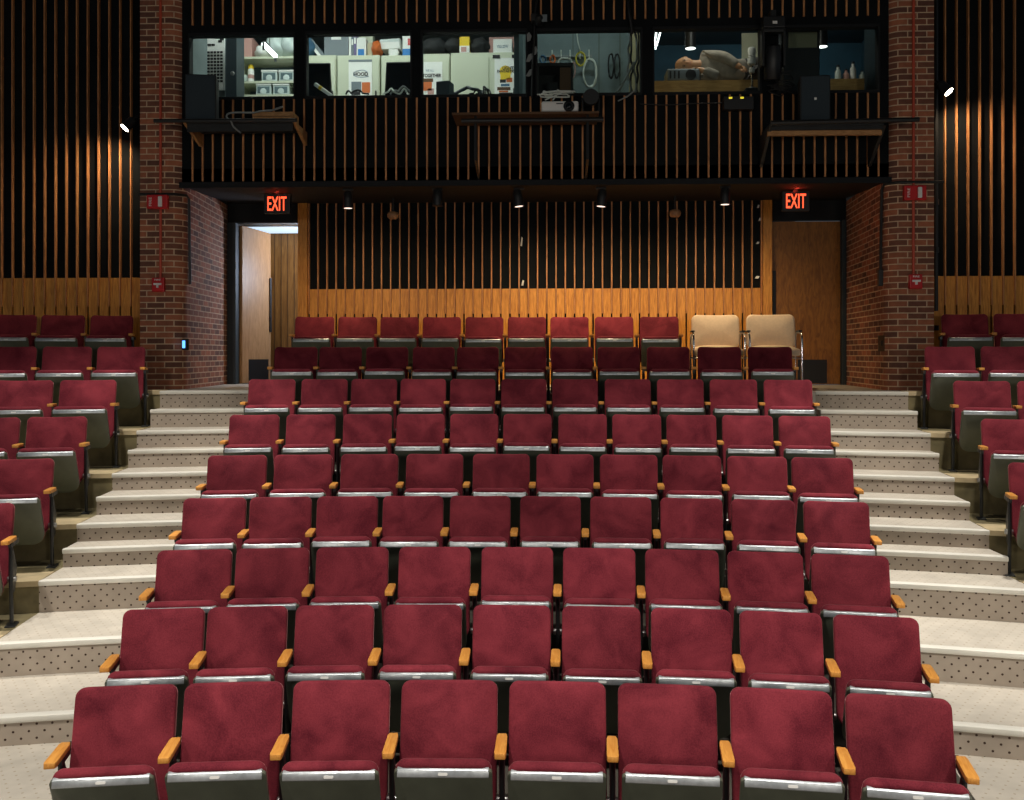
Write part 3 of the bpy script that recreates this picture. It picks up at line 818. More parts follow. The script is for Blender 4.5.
# black surface conduit round the pier corners
zl = P(160, 194.5, YP).z
o = MB().tube([(-4.52, YP-0.02, zl), (PXm(182, YP)-0.09, YP-0.02, zl), (PXm(182, YP)+0.02, YP+0.09, zl), (PXm(182, YP)+0.02, YP+0.16, zl-0.03), (PXm(182, YP)+0.02, YP+0.19, P(188, 283, YP).z)], 0.016, 8).build('black_conduit', BLKM, smooth=True)
tag(o, 'black conduit bending round the corner of the left brick pier', 'pipe')
zr = P(900, 182.5, YP).z
xr_ = PXm(889, YP)
o = MB().tube([(4.5, YP-0.02, zr), (xr_+0.11, YP-0.02, zr), (xr_-0.02, YP+0.09, zr), (xr_-0.025, YP+0.16, zr-0.05), (xr_-0.025, YP+0.2, P(886, 280, YP).z)], 0.016, 8).build('black_conduit', BLKM, smooth=True)
MB().box(xr_-0.05, xr_, YP+0.17, YP+0.23, P(886, 282, YP).z-0.03, P(886, 268, YP).z).build('end_box', BLKM, o, bevel=0.005)
tag(o, 'black conduit bending round the corner of the right brick pier', 'pipe')
o = MB().tube([(PXm(937, 11.0), 11.02, FLZ[8]+0.9), (PXm(937, 11.0), 11.02, TOPW-0.05)], 0.022, 8).build('standing_pipe', BLKM, smooth=True)
for z in (0.3, 1.2, 1.75):
    MB().lathe([(0.03, z-0.03), (0.03, z+0.03)], 10, Matrix.Translation((PXm(937, 11.0), 11.02, 0))).build('coupling', BLKM, o)
tag(o, 'black pipe running up the edge of the right slatted wall', 'pipe')
# card reader and switch plate
q = P(187, 344.5, YP); t = thing('card_reader', 'small card reader glowing blue on the left brick corner', 'card reader', (q.x-0.03, YP+0.03, q.z), math.radians(-38))
MB().box(-0.045, 0.045, -0.02, 0.02, -0.065, 0.065).build('housing', BLKP, t, bevel=0.006)
MB().box(-0.028, 0.028, -0.025, -0.018, -0.04, 0.045).build('light_bar', BLUEL, t, bevel=0.004)
q = P(882, 343.5, YP+0.25); t = thing('wall_switch', 'dark switch plate on the inner face of the right brick pier', 'switch', (PXm(889, YP)-0.005, YP+0.2, q.z), math.radians(-80))
MB().box(-0.07, 0.07, -0.012, 0.012, -0.09, 0.09).build('plate', BLKP, t, bevel=0.004)
MB().box(-0.02, 0.02, -0.024, -0.01, -0.03, 0.03).build('toggle', BLKM, t, bevel=0.003)
# ---- bracket lamps on the slatted side walls
for px, py, sgn, lab in ((124.5, 128, 1, 'lit spotlight on the left slatted wall near the brick pier'), (949, 92, -1, 'lit spotlight on the right slatted wall near the brick pier')):
    q = P(px, py, 10.8); t = thing('wall_spotlight', lab, 'spotlight', (q.x, 10.8, q.z), 0, 'spotlights on the side walls')
    M = Vector((-0.52*sgn, -0.42, -0.74)).normalized().to_track_quat('-Z', 'Y').to_matrix().to_4x4()
    MB().lathe([(0.03, 0.16), (0.055, 0.14), (0.06, 0.02), (0.064, 0.0), (0.055, 0.0), (0.055, 0.012)], 18, M).build('can', BLKM, t, smooth=True)
    MB().lathe([(0.001, 0.0), (0.054, -0.001), (0.054, 0.006), (0.001, 0.007)], 18, M).build('lens', LAMPON, t)
    MB().tube([M @ Vector((0, 0, 0.1)), (0.1*sgn, 0.1, 0.16), (0.1*sgn, 0.30, 0.16)], 0.012, 8).build('bracket', BLKM, t, smooth=True)
    sp = bpy.data.lights.new('wall_spot_lamp', 'SPOT'); sp.energy = 48; sp.spot_size = math.radians(130); sp.spot_blend = 1.0; sp.color = (1, 0.72, 0.46); sp.shadow_soft_size = 0.04
    so = bpy.data.objects.new('wall_spot_lamp', sp); COL.objects.link(so); so.location = (q.x-0.03*sgn, 10.78, q.z-0.03)
    so.rotation_euler = (Vector((q.x-0.45*sgn, 11.0, q.z-0.8)) - so.location).to_track_quat('-Z', 'Y').to_euler()

# ------------------------------------------------------------------ ledges on the booth front
def brace(root, x, y0, y1, z, drop, m, nm='bracket'):
    MB().prism([(y0, z), (y1, z), (y1, z-drop), (y1-0.03, z-drop)], -0.018, 0.018, Matrix.Translation((x, 0, 0)) @ Matrix(((0,0,1,0),(1,0,0,0),(0,1,0,0),(0,0,0,1)))).build(nm, m, root, bevel=0.003)
YS = 10.08; YW = YBF-0.045
def ledge(label, px0, px1, pyt, y0, th, m):
    a, b = P(px0, pyt, y0), P(px1, pyt, y0)
    t = thing('equipment_shelf', label, 'shelf', ((a.x+b.x)/2, y0, a.z), 0, 'equipment shelves below the booth windows')
    w = (b.x-a.x)/2
    MB().box(-w, w, 0, YW-y0, -th, 0).build('board', m, t, bevel=0.004)
    return t, w, (a.x+b.x)/2, a.z
t, w_, cx, zA = ledge('black shelf under the left booth window holding a dark speaker', 186, 292, 120, YS, 0.04, BLKPLY)
for s in (-1, 1): brace(t, s*(w_+0.02), 0.0, YW-YS, -0.03, 0.15, RAWPLY)
MB().box(-w_, w_, 0.03, 0.06, -0.12, -0.04).build('apron', BLKPLY, t)
MB().tube([(PXm(155, YS)-cx, -0.025, -0.012), (w_+0.06, -0.025, -0.02)], 0.022, 8).build('pipe', BLKM, t, smooth=True)
t, w_, cx, zB = ledge('long black shelf below the middle booth windows holding a projector', 452, 599, 112.5, YS, 0.025, DKBROWN)
MB().tube([(-w_+0.1, 0.03, -0.085), (w_+0.05, 0.03, -0.085)], 0.028, 10).build('pipe', BLKM, t, smooth=True)
for x in (-w_+0.25, w_-0.12):
    MB().tube([(x, 0.05, -0.03), (x, 0.05, -0.5), (x, YW-YS, -0.62)], 0.016, 8).build('bracket', BLKM, t, smooth=True)
t, w_, cx, zC = ledge('black shelf under the right booth window holding a dark speaker', 772, 884, 121.5, YS, 0.05, BLKPLY)
MB().box(-w_-0.03, w_, 0.06, 0.10, -0.135, -0.085).build('rail', RAWPLY, t)
MB().box(-w_, w_, 0.02, 0.05, -0.085, -0.05).build('apron', BLKPLY, t)
MB().tube([(-w_-0.02, -0.025, -0.02), (PXm(918, YS)-cx, -0.025, 0.0)], 0.026, 8).build('pipe', BLKM, t, smooth=True)
for s in (-1, 1): brace(t, s*(w_+0.01), 0.0, YW-YS, -0.05, 0.34, BLKM)
# speakers
def speaker(px0, px1, py0, zb, y0, rz, lab, dot):
    a, b = PXm(px0, y0), PXm(px1, y0); h = P(px0, py0, y0).z - zb; w = b-a
    t = thing('loudspeaker', lab, 'speaker', ((a+b)/2, y0+0.14, zb), rz, 'dark speakers on the booth shelves')
    MB().prism([(-w/2, -0.14), (w/2, -0.14), (w/2*0.8, 0.14), (-w/2*0.8, 0.14)], 0, h).build('cabinet', BLKPLY, t, bevel=0.006)
    GR = bpy.data.materials.get('speaker_grille') or mat('speaker_grille', rgb(36, 50, 58), rough=0.75, noise=0.2, nscale=120)
    MB().box(-w/2+0.012, w/2-0.012, -0.15, -0.14, 0.012, h-0.012).build('grille', GR, t, bevel=0.004)
    if dot: MB().box(-0.012, 0.012, -0.153, -0.148, h*0.5-0.012, h*0.5+0.012).build('mark', WHITE, t)
speaker(184, 214, 74.5, zA, YS+0.06, math.radians(7), 'dark speaker on the left booth shelf beside the brick', False)
speaker(801, 831, 75.5, zC, YS+0.06, math.radians(-3), 'dark speaker with a small white badge on the right booth shelf', True)
# wooden case and cables on the left shelf
a, b = P(253, 112, YS+0.08), P(293, 120, YS+0.08)
t = thing('wooden_case', 'flat light wooden case lying on the left booth shelf', 'box', ((a.x+b.x)/2, YS+0.2, zA))
w = (b.x-a.x)/2; h = a.z-zA
MB().box(-w, w, -0.12, 0.12, 0, h*0.5-0.002).build('base', RAWPLY, t, bevel=0.003); MB().box(-w, w, -0.12, 0.12, h*0.5+0.002, h).build('lid', RAWPLY, t, bevel=0.003)
c = lambda px, py, y=YS+0.05: P(px, py, y)
cable('white_cable', [c(230, 121), c(226.5, 117), c(229, 113.5), c(238, 112.5), c(252, 112.8), c(262, 111), c(272, 110.3), c(283, 106.5)], 0.010, CABLEG, 'pale cable looping over the left booth shelf and wooden case')
cable('dangling_lead', [c(231, 121, YS-0.05), c(233, 126, YS-0.06), c(236, 129, YS-0.06), c(241, 133, YS-0.06)], 0.010, CABLEG, 'short pale lead dangling under the left booth shelf')
# projector
a, b = P(541.5, 101, YS+0.05), P(578.5, 112.5, YS+0.05); w = (b.x-a.x); h = a.z-zB
t = thing('projector', 'white projector with round dark lens on the middle booth shelf', 'projector', ((a.x+b.x)/2, YS+0.05, zB))
MB().box(-w/2, w/2, 0, 0.3, 0.015, h).build('casing', WHITE, t, bevel=0.02, bseg=3, smooth=True)
ML = MX((w*0.24, 0, h*0.52), PI/2)
MB().lathe([(0.058, -0.01), (0.058, 0.02), (0.045, 0.028), (0.04, 0.012)], 22, ML).build('lens_ring', BLKP, t, smooth=True)
MB().lathe([(0.036, -0.01), (0.032, 0.018), (0.01, 0.022)], 20, ML).build('lens', DKSCR, t, smooth='all')
MB().box(-w*0.1, w*0.08, -0.004, 0.01, h*0.72, h*0.8).build('vent', BLKP, t)
mb = MB()
for sx in (-1, 1): MB().lathe([(0.015, 0), (0.015, 0.03)], 10, MX((sx*w*0.38, 0.05, 0))).build('foot', BLKP, t)
for k in range(2):
    random.seed(30+k)
    pts = [c(537+random.uniform(0, 5), 96+random.uniform(-2, 2), YS+0.25)] + [c(540+random.uniform(0, 32), 92.5+random.uniform(-3, 4.5), YS+0.2+random.uniform(0, 0.15)) for _ in range(9)] + [c(545+8*k, 100, YS+0.3)]
    cable('white_cable', pts, 0.008, CABLEW, ('tangled white cable heaped behind the projector' if k == 0 else 'second white cable wound through the heap behind the projector'), 'white cables behind the projector')
# round black fixture beside the projector
q = P(591, 97, YS+0.15); t = thing('front_light', 'black round-faced stage light standing right of the white projector', 'light', (q.x, YS+0.15, zB))
MB().lathe([(0.085, -0.02), (0.09, 0.0), (0.085, 0.05), (0.06, 0.12), (0.02, 0.14)], 22, MX((0, 0, q.z-zB), -PI/2)).build('housing', BLKP, t, smooth=True)
MB().tube([(-0.09, 0.03, q.z-zB), (-0.085, 0.03, 0.05), (-0.03, 0.03, 0.012), (0.03, 0.03, 0.012), (0.085, 0.03, 0.05), (0.09, 0.03, q.z-zB)], 0.010, 8).build('yoke', BLKM, t, smooth=True)
MB().lathe([(0.05, 0), (0.05, 0.012)], 16, MX((0, 0.03, 0))).build('base', BLKM, t)
# junction box with two yellow lights under the fifth window
a, b = P(724, 96.5, YBF-0.15), P(754, 109, YBF-0.15)
t = thing('junction_box', 'black box with two yellow lights below the window of the lying person', 'box', ((a.x+b.x)/2, YBF-0.15, b.z))
w = (b.x-a.x)/2; MB().box(-w, w, 0, 0.106, 0, a.z-b.z).build('housing', BLKP, t, bevel=0.006)
for px in (730.5, 742): MB().box(P(px, 0, YBF-0.15).x-(a.x+b.x)/2-0.018, P(px, 0, YBF-0.15).x-(a.x+b.x)/2+0.018, -0.006, 0.002, (a.z-b.z)*0.82, (a.z-b.z)*0.95).build('indicator', LEDY, t)
cable('black_cable', [P(640, 104, YBF-0.06), P(668, 105, YBF-0.06), P(695, 103.5, YBF-0.06), P(724, 103, YBF-0.08)], 0.007, CABLEB, 'thin black cable sagging along the slats to the junction box')
# moving light on the mullion between the last two windows
q = P(773, 56, YBF-0.2); t = thing('moving_light', 'black moving stage light hung between the two right booth windows', 'light', (q.x, YBF-0.2, q.z))
MB().lathe([(0.075, -0.2), (0.09, -0.18), (0.095, 0.05), (0.07, 0.16), (0.03, 0.18)], 20, MX((0, 0, -0.06), math.radians(12))).build('head', BLKP, t, smooth=True)
MB().box(-0.13, -0.10, -0.05, 0.05, -0.12, 0.28).box(0.10, 0.13, -0.05, 0.05, -0.12, 0.28).box(-0.13, 0.13, -0.05, 0.05, 0.25, 0.29).build('yoke', BLKM, t, bevel=0.008)
MB().box(-0.12, 0.12, -0.07, 0.07, 0.29, 0.42).build('base', BLKP, t, bevel=0.012)
MB().box(-0.03, 0.03, -0.02, 0.2, 0.42, 0.5).build('clamp', BLKM, t)
MB().box(-0.02, 0.03, -0.074, -0.066, 0.33, 0.36).build('mark', WHITE, t)  # white block put in for a reflective glint on the base
q = P(782, 92, YBF-0.1)
for k in range(3):
    random.seed(60+k)
    pts = [P(766+random.uniform(-3, 30), 72+i*3.4+random.uniform(-3, 3), YBF-0.1-random.uniform(0, 0.08)) for i in range(8)]
    cable('black_cable', pts, 0.006, CABLEB, ['black cable trailing under the moving stage light', 'second black cable curling under the moving stage light', 'third black cable knotted under the moving stage light'][k], 'black cables under the moving light')
# clamp lamp above the mullion between windows three and four, its cable, tape scraps
q = P(539, 19, YBF-0.15); t = thing('clamp_lamp', 'small clamp lamp with pale flap above the middle booth windows', 'light', (q.x, YBF-0.15, q.z))
MB().lathe([(0.045, -0.07), (0.05, -0.06), (0.045, 0.03), (0.02, 0.06)], 16, MX((0, 0, 0), math.radians(70))).build('head', BLKP, t, smooth=True)
MB().box(0.03, 0.09, -0.03, -0.02, -0.04, 0.04).build('flap', GREYB, t, bevel=0.003)
MB().box(-0.09, -0.02, -0.01, 0.12, -0.015, 0.06).build('clamp', BLKM, t, bevel=0.006)
cable('black_cable', [P(537, 0, YBF-0.07), P(535, 14, YBF-0.07), P(534, 40, YBF-0.05), P(532.5, 70, YBF-0.05), P(532, 98, YBF-0.06)], 0.011, CABLEB, 'black cable hanging down the mullion left of the cable coils')
cable('black_cable', [P(628, 0, YBF-0.06), P(629, 12, YBF-0.07), P(631, 24, YBF-0.06), P(632, 34, YBF-0.05)], 0.018, CABLEB, 'thick black cable hanging over the fourth booth window')
for k, (px, py, lab) in enumerate(((529, 37, 'topmost grey tape scrap on the mullion beside the white poster'), (535, 51, 'grey tape scrap on the mullion left of the hook rail'), (529.5, 58, 'grey tape scrap halfway up the mullion beside the white poster'), (530, 73, 'lowest grey tape scrap on the mullion beside the white poster'))):
    a = P(px, py, YBF-0.012); h = 0.055
    o = MB().prism([(-0.02, -h), (0.015, -h*0.7), (0.03, h*0.2), (0.0, h), (-0.025, h*0.5)], -0.004, 0.004, MX(a, PI/2, 0.2*k, 0)).build('tape_scrap', CABLEG)
    tag(o, lab, 'tape', 'tape scraps on the mullion')

# ------------------------------------------------------------------ inside the control booth
XPa = -0.225; XPb = PXm(646, 10.78)
struct(MB().box(XPa-0.03, XPa+0.03, 11.1, 15.1, 2.2, 4.95).build('wall_booth_partition_left', TEALW))
struct(MB().box(XPb-0.04, XPb+0.04, 10.76, 12.75, 2.2, 4.95).build('wall_booth_partition_right', mat('cream_paint', rgb(206, 184, 136), rough=0.7)))
struct(MB().box(XPa+0.03, XPb-0.04, 12.6, 12.7, 2.2, 4.95).build('wall_booth_boards', GREYW))
for px in (573, 599, 620):
    x = P(px, 60, 12.59).x; MB().box(x-0.006, x+0.006, 12.592, 12.601, 2.2, 4.95).build('seam', CABDARK, bpy.data.objects['wall_booth_boards'])
ZD_ = 2.9
tag(MB().box(-4.0, XPa-0.05, 10.8, 11.75, ZD_-0.04, ZD_).box(-3.98, -3.9, 10.85, 11.7, 2.2, ZD_-0.04).box(XPa-0.15, XPa-0.07, 10.85, 11.7, 2.2, ZD_-0.04).build('booth_desk', GREYB), 'grey desk behind the three left booth windows', 'desk')
# white patch chart with a grid of dots, and the grey boards round it
d = 12.0
a, b = P(194, 26, d+0.06), P(236, 100, d+0.06)
struct(bxp(MB(), 184, 20, 236, 112, d+0.03, 0.08).build('wall_booth_side_board', GREYW))
a, b = P(202.5, 35, d), P(224.3, 90, d)
t = thing('wall_chart', 'tall white chart with a grid of black dots in the left window', 'chart', ((a.x+b.x)/2, d, b.z))
w, h = b.x-a.x, a.z-b.z
MB().box(-w/2, w/2, 0, 0.025, 0, h).build('sheet', PAPER, t)
mb = MB()
for r_ in range(10):
    for c_ in range(6):
        x = -w/2 + w*(0.13+0.148*c_); z = h*(0.16+0.058*r_); mb.box(x-0.017, x+0.017, -0.004, 0.001, z-0.014, z+0.014)
for c_ in range(3):
    x = -w/2 + w*(0.13+0.18*c_); mb.box(x-0.022, x+0.022, -0.004, 0.001, h*0.80, h*0.835)
for x, z in ((0.62, 0.93), (0.8, 0.9), (0.72, 0.86)): mb.box(-w/2+w*x, -w/2+w*x+0.05, -0.004, 0.001, h*z, h*z+0.03)
mb.build('dots', INK, t)
o = bxp(MB(), 226, 30, 236.5, 110, 11.7, 0.3).build('locker', FRM); tag(o, 'dark narrow locker between the dotted chart and the shelves', 'cabinet')
q = P(233, 74, 11.69); MB().lathe([(0.02, 0), (0.03, 0.02), (0.02, 0.04)], 12, MX(q, PI/2)).build('knob', BOLT, o)
o = MB().tube(spline([P(196, 36, 11.8), P(198, 38, 11.8), P(200, 48, 11.8), P(199, 57, 11.8)], 6), 0.015, 8).build('metal_bar', BOLT, smooth='all'); tag(o, 'long bent metal bar left of the dotted chart', 'bar')
# shelving unit seen through the first window
d = 12.7; B0 = P(237, 100, d); B1 = P(300, 22, d)
t = thing('shelving_unit', 'pale metal shelving unit behind the leftmost booth window', 'shelves', ((B0.x+B1.x)/2, d, 2.2)); cx = (B0.x+B1.x)/2
hw = (B1.x-B0.x)/2-0.03
Zs = [P(260, 94.5, d).z, P(260, 81, d).z, P(260, 56.5, d).z]
for x in (-hw, hw): MB().box(x-0.025, x+0.025, 0, 0.42, 0, 4.4-2.2).build('upright', CABINET, t)
for z in Zs: MB().box(-hw, hw, 0, 0.42, z-2.2-0.03, z-2.2).build('shelf', CABINET, t)
MB().box(-hw, hw, 0.40, 0.42, 0.3, Zs[2]-2.2).build('back_panel', TEALW, t)
def onshelf(name, px0, py0, px1, zb, d, dep, m, label, cat, group=None, bevel=0.008):
    a, b = P(px0, py0, d), P(px1, py0, d)
    t = thing(name, label, cat, ((a.x+b.x)/2, d+dep/2, zb), 0, group)
    w, h = b.x-a.x, a.z-zb
    MB().box(-w/2, w/2, -dep/2, dep/2, 0, h).build('body', m, t, bevel=bevel)
    return t, w, h
def bin_(px0, py0, px1, zb, label):
    t, w, h = onshelf('plastic_bin', px0, py0, px1, zb, d+0.02, 0.3, CLEARB, label, 'bin', 'clear bins on the shelving')
    MB().box(-w/2*1.04, w/2*1.04, -0.16, 0.16, h-0.02, h+0.005).build('rim', PAPER, t, bevel=0.004)
    MB().box(-w/2*0.8, w/2*0.8, -0.155, -0.149, h*0.15, h*0.75).build('window', TEALW, t)
    MB().lathe([(0.04, 0), (0.045, 0.01), (0.03, 0.015)], 12, MX((0, -0.15, h*0.3), PI/2)).build('handle', CLEARB, t)
bin_(261.5, 70.5, 277, Zs[1], 'clear plastic bin on the upper shelf right of the yellow-capped can')
bin_(279, 70.5, 294, Zs[1], 'clear plastic bin at the right end of the upper shelf')
bin_(256, 84, 271, Zs[0], 'clear plastic bin in the middle of the bottom shelf')
bin_(273, 84, 289, Zs[0], 'clear plastic bin on the right of the bottom shelf')
q = P(251, 80, d+0.12); t = thing('spray_can', 'white spray can with yellow cap on the shelving', 'can', (q.x, d+0.12, Zs[1]))
h = P(251, 65, d+0.12).z - Zs[1]; s_ = h/0.2
MB().lathe([(0.031*s_, 0), (0.033*s_, 0.01*s_), (0.033*s_, 0.14*s_), (0.026*s_, 0.155*s_)], 16).build('can', WHITE, t, smooth=True)
MB().lathe([(0.029*s_, 0.155*s_), (0.029*s_, 0.19*s_), (0.022*s_, 0.2*s_)], 16).build('cap', YEL, t, smooth=True)
MB().lathe([(0.0335*s_, 0.05*s_), (0.0335*s_, 0.09*s_)], 16).build('label_band', PINKB, t, smooth=True)
q = P(242, 80, d+0.15); o = MB().lathe([(0.05, 0), (0.09, 0.05), (0.10, 0.11), (0.09, 0.11), (0.08, 0.06)], 18, MX((q.x, d+0.15, Zs[1]))).build('bowl', CLEARB, smooth=True); tag(o, 'pale bowl at the left end of the upper shelf', 'bowl')
onshelf('cardboard_box', 238.5, 37, 252, Zs[2], d+0.05, 0.3, PINKB, 'pinkish box on top of the shelving at the left', 'box')
def sack(px, py0, py1, zb, rr, m, label, cat='bag', name='plastic_bag', d=12.8, seed=1, group=None):
    random.seed(seed); q = P(px, py1, d); h = P(px, py0, d).z - zb
    bm = bmesh.new(); bmesh.ops.create_icosphere(bm, subdivisions=3, radius=1)
    from mathutils import noise as ns
    for v in bm.verts:
        k = 1 + 0.28*ns.noise(v.co*1.9 + Vector((seed, 0, 0)))
        v.co = Vector((v.co.x*rr*k, v.co.y*0.16*k, max(v.co.z*h/2*k, -h/2)))
    me = bpy.data.meshes.new(name); bm.to_mesh(me); bm.free(); me.materials.append(m)
    for p in me.polygons: p.use_smooth = True
    o = link(name, me); o.location = (q.x, d+0.05, zb + h/2); return tag(o, label, cat, group)
sack(262, 46, 56, Zs[2], 0.12, PAPER, 'small white bag on top of the shelving in the middle', seed=3)
sack(276, 35, 56, Zs[2], 0.15, CLEARB, 'clear crumpled bag on top of the shelving behind the light tube', seed=4)
sack(290, 34, 56, Zs[2], 0.15, CLEARB, 'clear crumpled bag on top of the shelving at the right', seed=9)
# fluorescent fixtures
def tubes(pxa, pya, pxb, pyb, z, lab, r=0.028):
    ya = YBF; 
    def at(px, py): 
        y = z/((HOR-py)/F); return P(px, py, y)
    a, b = at(pxa, pya), at(pxb, pyb)
    t = thing('fluorescent_lamp', lab, 'lamp', ((a.x+b.x)/2, (a.y+b.y)/2, z), 0, 'fluorescent tubes in the booth')
    m = Vector(((a.x+b.x)/2, (a.y+b.y)/2, z)); a, b = a-m, b-m
    MB().tube([a, b], r, 10).build('tube', TUBEON, t, smooth=True)
    for p in (a, b): MB().box(p.x-0.012, p.x+0.012, p.y-0.015, p.y+0.015, -0.03, 0.07).build('holder', BLKM, t)
    MB().box(-0.015, 0.015, min(a.y, b.y), max(a.y, b.y), 0.06, 0.09).build('reflector', BLKM, t)
    MB().tube([(0, 0, 0.09), (0, 0, 4.95-z)], 0.006, 6).build('hanger', BOLT, t)
tubes(263.5, 44, 275.5, 56, 3.88, 'bright slanting fluorescent tube in the leftmost booth window', 0.028)
tubes(660.5, 31.8, 655.5, 49, 4.55, 'right one of two fluorescent tubes beside the lying person window edge', 0.010)
tubes(656.5, 31.8, 653.5, 49, 4.55, 'left one of two fluorescent tubes beside the lying person window edge', 0.010)
# steel cabinets behind windows two and three
d = 12.9
def cabinet(px0, px1, py, lab, splits, edges=()):
    a, b = P(px0, py, d), P(px1, py, d); cx = (a.x+b.x)/2
    t = thing('steel_cabinet', lab, 'cabinet', (cx, d, 2.2), 0, 'beige steel cabinets')
    h = a.z-2.2; w = (b.x-a.x)/2
    MB().box(-w, w, 0.02, 0.5, 0, h).build('body', CABINET, t, bevel=0.006)
    xs = [-w] + [P(s, py, d).x-cx for s in splits] + [w]
    for x0, x1 in zip(xs, xs[1:]):
        dd = MB().box(x0+0.012, x1-0.012, 0, 0.022, 0.08, h-0.06).build('door', CABINET, t, bevel=0.004)
        MB().box(x1-0.06, x1-0.04, -0.02, 0.0, h*0.66, h*0.74).build('handle', BLKP, dd)
    return a.z, t
zc1, _ = cabinet(304, 336, 55, 'beige steel cabinet behind the slanted monitor, left in the second window', [])
zc2, _ = cabinet(337, 379.5, 55, 'beige steel cabinet with the small photo poster in the second window', [])
zc3, _ = cabinet(381, 421, 55, 'beige steel cabinet behind the right monitor of the second window', [])
zc4, _ = cabinet(420.5, 449.5, 53.5, 'beige steel cabinet with the grey lettered poster in the third window', [])
zc5, _ = cabinet(450.5, 517.5, 52.5, 'wide beige steel cabinet with the yellow spotted poster in the third window', [489.5])
# posters
def poster(px0, py0, px1, lab):
    dd = d - 0.012; a, b = P(px0, py0, dd), P(px1, py0, dd); zb = P(px0, 98, dd).z
    w, h = b.x-a.x, a.z-zb
    t = thing('poster', lab, 'poster', ((a.x+b.x)/2, dd, zb), 0, 'posters on the cabinets')
    MB().box(-w/2, w/2, 0, 0.008, 0, h).build('sheet', PAPER, t)
    return t, w, h
def patch(t, nm, m, w, h, x0, x1, z0, z1): MB().box(-w/2+w*x0, -w/2+w*x1, -0.003, 0.001, h*z0, h*z1).build(nm, m, t)
t, w, h = poster(348.6, 62, 372, 'white poster with one short black word and two small photos')
text_mesh('headline', 'HOOD', INK, t, (w*0.02, -0.002, h*0.66), h*0.10, w*0.62, 0.003, bold=0.03)
o = MB().tube(spline([(-w*0.3, 0, h*0.66), (-w*0.2, 0, h*0.73), (w*0.1, 0, h*0.77), (w*0.3, 0, h*0.71)], 6), 0.004, 6).build('swirl', TEALINK, t); o.location.y = -0.002
o = MB().tube(spline([(-w*0.25, 0, h*0.64), (-w*0.18, 0, h*0.59), (w*0.1, 0, h*0.57), (w*0.36, 0, h*0.60)], 6), 0.004, 6).build('swirl', TEALINK, t); o.location.y = -0.002
patch(t, 'photo', GREYB, w, h, 0.12, 0.54, 0.2, 0.45); patch(t, 'photo', ORG, w, h, 0.57, 0.92, 0.14, 0.43); patch(t, 'photo', INK, w, h, 0.12, 0.5, 0.08, 0.19)
MB().box(-w/2, w/2, -0.006, 0.004, h, h+0.03).build('clip_rail', GREYB, t)
t, w, h = poster(421.5, 62, 442.3, 'white poster with grey letters and a brown photo behind the dark device')
text_mesh('headline', 'TOGETHER', INK, t, (0, -0.002, h*0.62), h*0.10, w*0.9, 0.003, bold=0.03)
text_mesh('subhead', 'WE ALL', TEALINK, t, (-w*0.1, -0.002, h*0.76), h*0.06, w*0.4, 0.002)
patch(t, 'photo', DKBROWN, w, h, 0.02, 0.56, 0.44, 0.54); patch(t, 'photo', ORG, w, h, 0.1, 0.5, 0.2, 0.44); patch(t, 'photo', PINKB, w, h, 0.3, 0.6, 0.1, 0.26)
t, w, h = poster(494.5, 58, 517.3, 'white poster with a yellow blot, black headline and orange blocks')
MB().lathe([(w*0.26, 0), (w*0.26, 0.003)], 24, MX((-w*0.02, -0.0005, h*0.66), PI/2)).build('blot', YEL, t)
patch(t, 'blot_tail', YEL, w, h, 0.26, 0.7, 0.46, 0.58)
text_mesh('headline', 'LIGHT', INK, t, (w*0.1, -0.004, h*0.745), h*0.08, w*0.5, 0.003, bold=0.03)
text_mesh('headline', 'FANTASTIC', INK, t, (0, -0.004, h*0.665), h*0.065, w*0.76, 0.003, bold=0.03)
for x0, x1, z0, z1, m in ((0.24, 0.5, 0.38, 0.46, INK), (0.52, 0.78, 0.39, 0.50, ORG), (0.28, 0.66, 0.29, 0.35, TEALINK), (0.12, 0.7, 0.19, 0.27, DKBROWN), (0.2, 0.6, 0.14, 0.18, ORG), (0.2, 0.8, 0.05, 0.13, INK)):
    patch(t, 'print_block', m, w, h, x0, x1, z0, z1)
for x in (-w*0.42, w*0.42): MB().box(x-0.05, x+0.05, -0.01, 0.0, h-0.005, h+0.04).build('clip', INK, t)
# things on top of the cabinets
dt = d+0.1
t, w, h = onshelf('storage_bin', 324, 33, 348.5, zc2, dt, 0.3, GREYB, 'big grey storage bin on the cabinets with a pale note', 'bin')
MB().box(-w*0.2, w*0.2, -0.156, -0.149, h*0.72, h*0.95).build('note', PAPER, t); MB().box(-w*0.52, w*0.52, -0.16, 0.16, h*0.97, h*1.03).build('lid', GREYB, t, bevel=0.004)
for px0, px1, m, py, lab in ((348.8, 351, PAPER, 34, 'thin white binder right against the grey storage bin'), (351.2, 353.5, GREYB, 35, 'grey binder second from the grey storage bin'), (353.7, 356.3, mat('violet_card', rgb(110, 100, 140)), 33, 'violet binder beside the blue and white carton')):
    t, w, h = onshelf('binder', px0, py, px1, zc2, dt, 0.25, m, lab, 'binder', 'binders on the cabinets', 0.003); MB().box(-w*0.35, w*0.35, -0.128, -0.124, h*0.55, h*0.8).build('spine_label', PAPER, t)
t, w, h = onshelf('carton', 356.5, 37.5, 366, zc2, dt, 0.25, PAPER, 'white carton with blue print on the cabinets', 'box'); MB().box(-w*0.35, w*0.3, -0.13, -0.124, h*0.02, h*0.4).build('print', BLUE, t)
onshelf('carton', 359, 34.5, 373, zc2+0.001, dt+0.3, 0.15, CABINET, 'cream carton behind the blue and white carton', 'box')
onshelf('carton', 367.3, 42.5, 372.3, zc2, dt, 0.25, mat('kraft_card', rgb(190, 180, 150)), 'narrow kraft carton beside the orange bundle', 'box')
sack(376.5, 40, 54, zc2, 0.07, ORG, 'orange crumpled bundle on the cabinets', 'bundle', 'cloth_bundle', dt, 5)
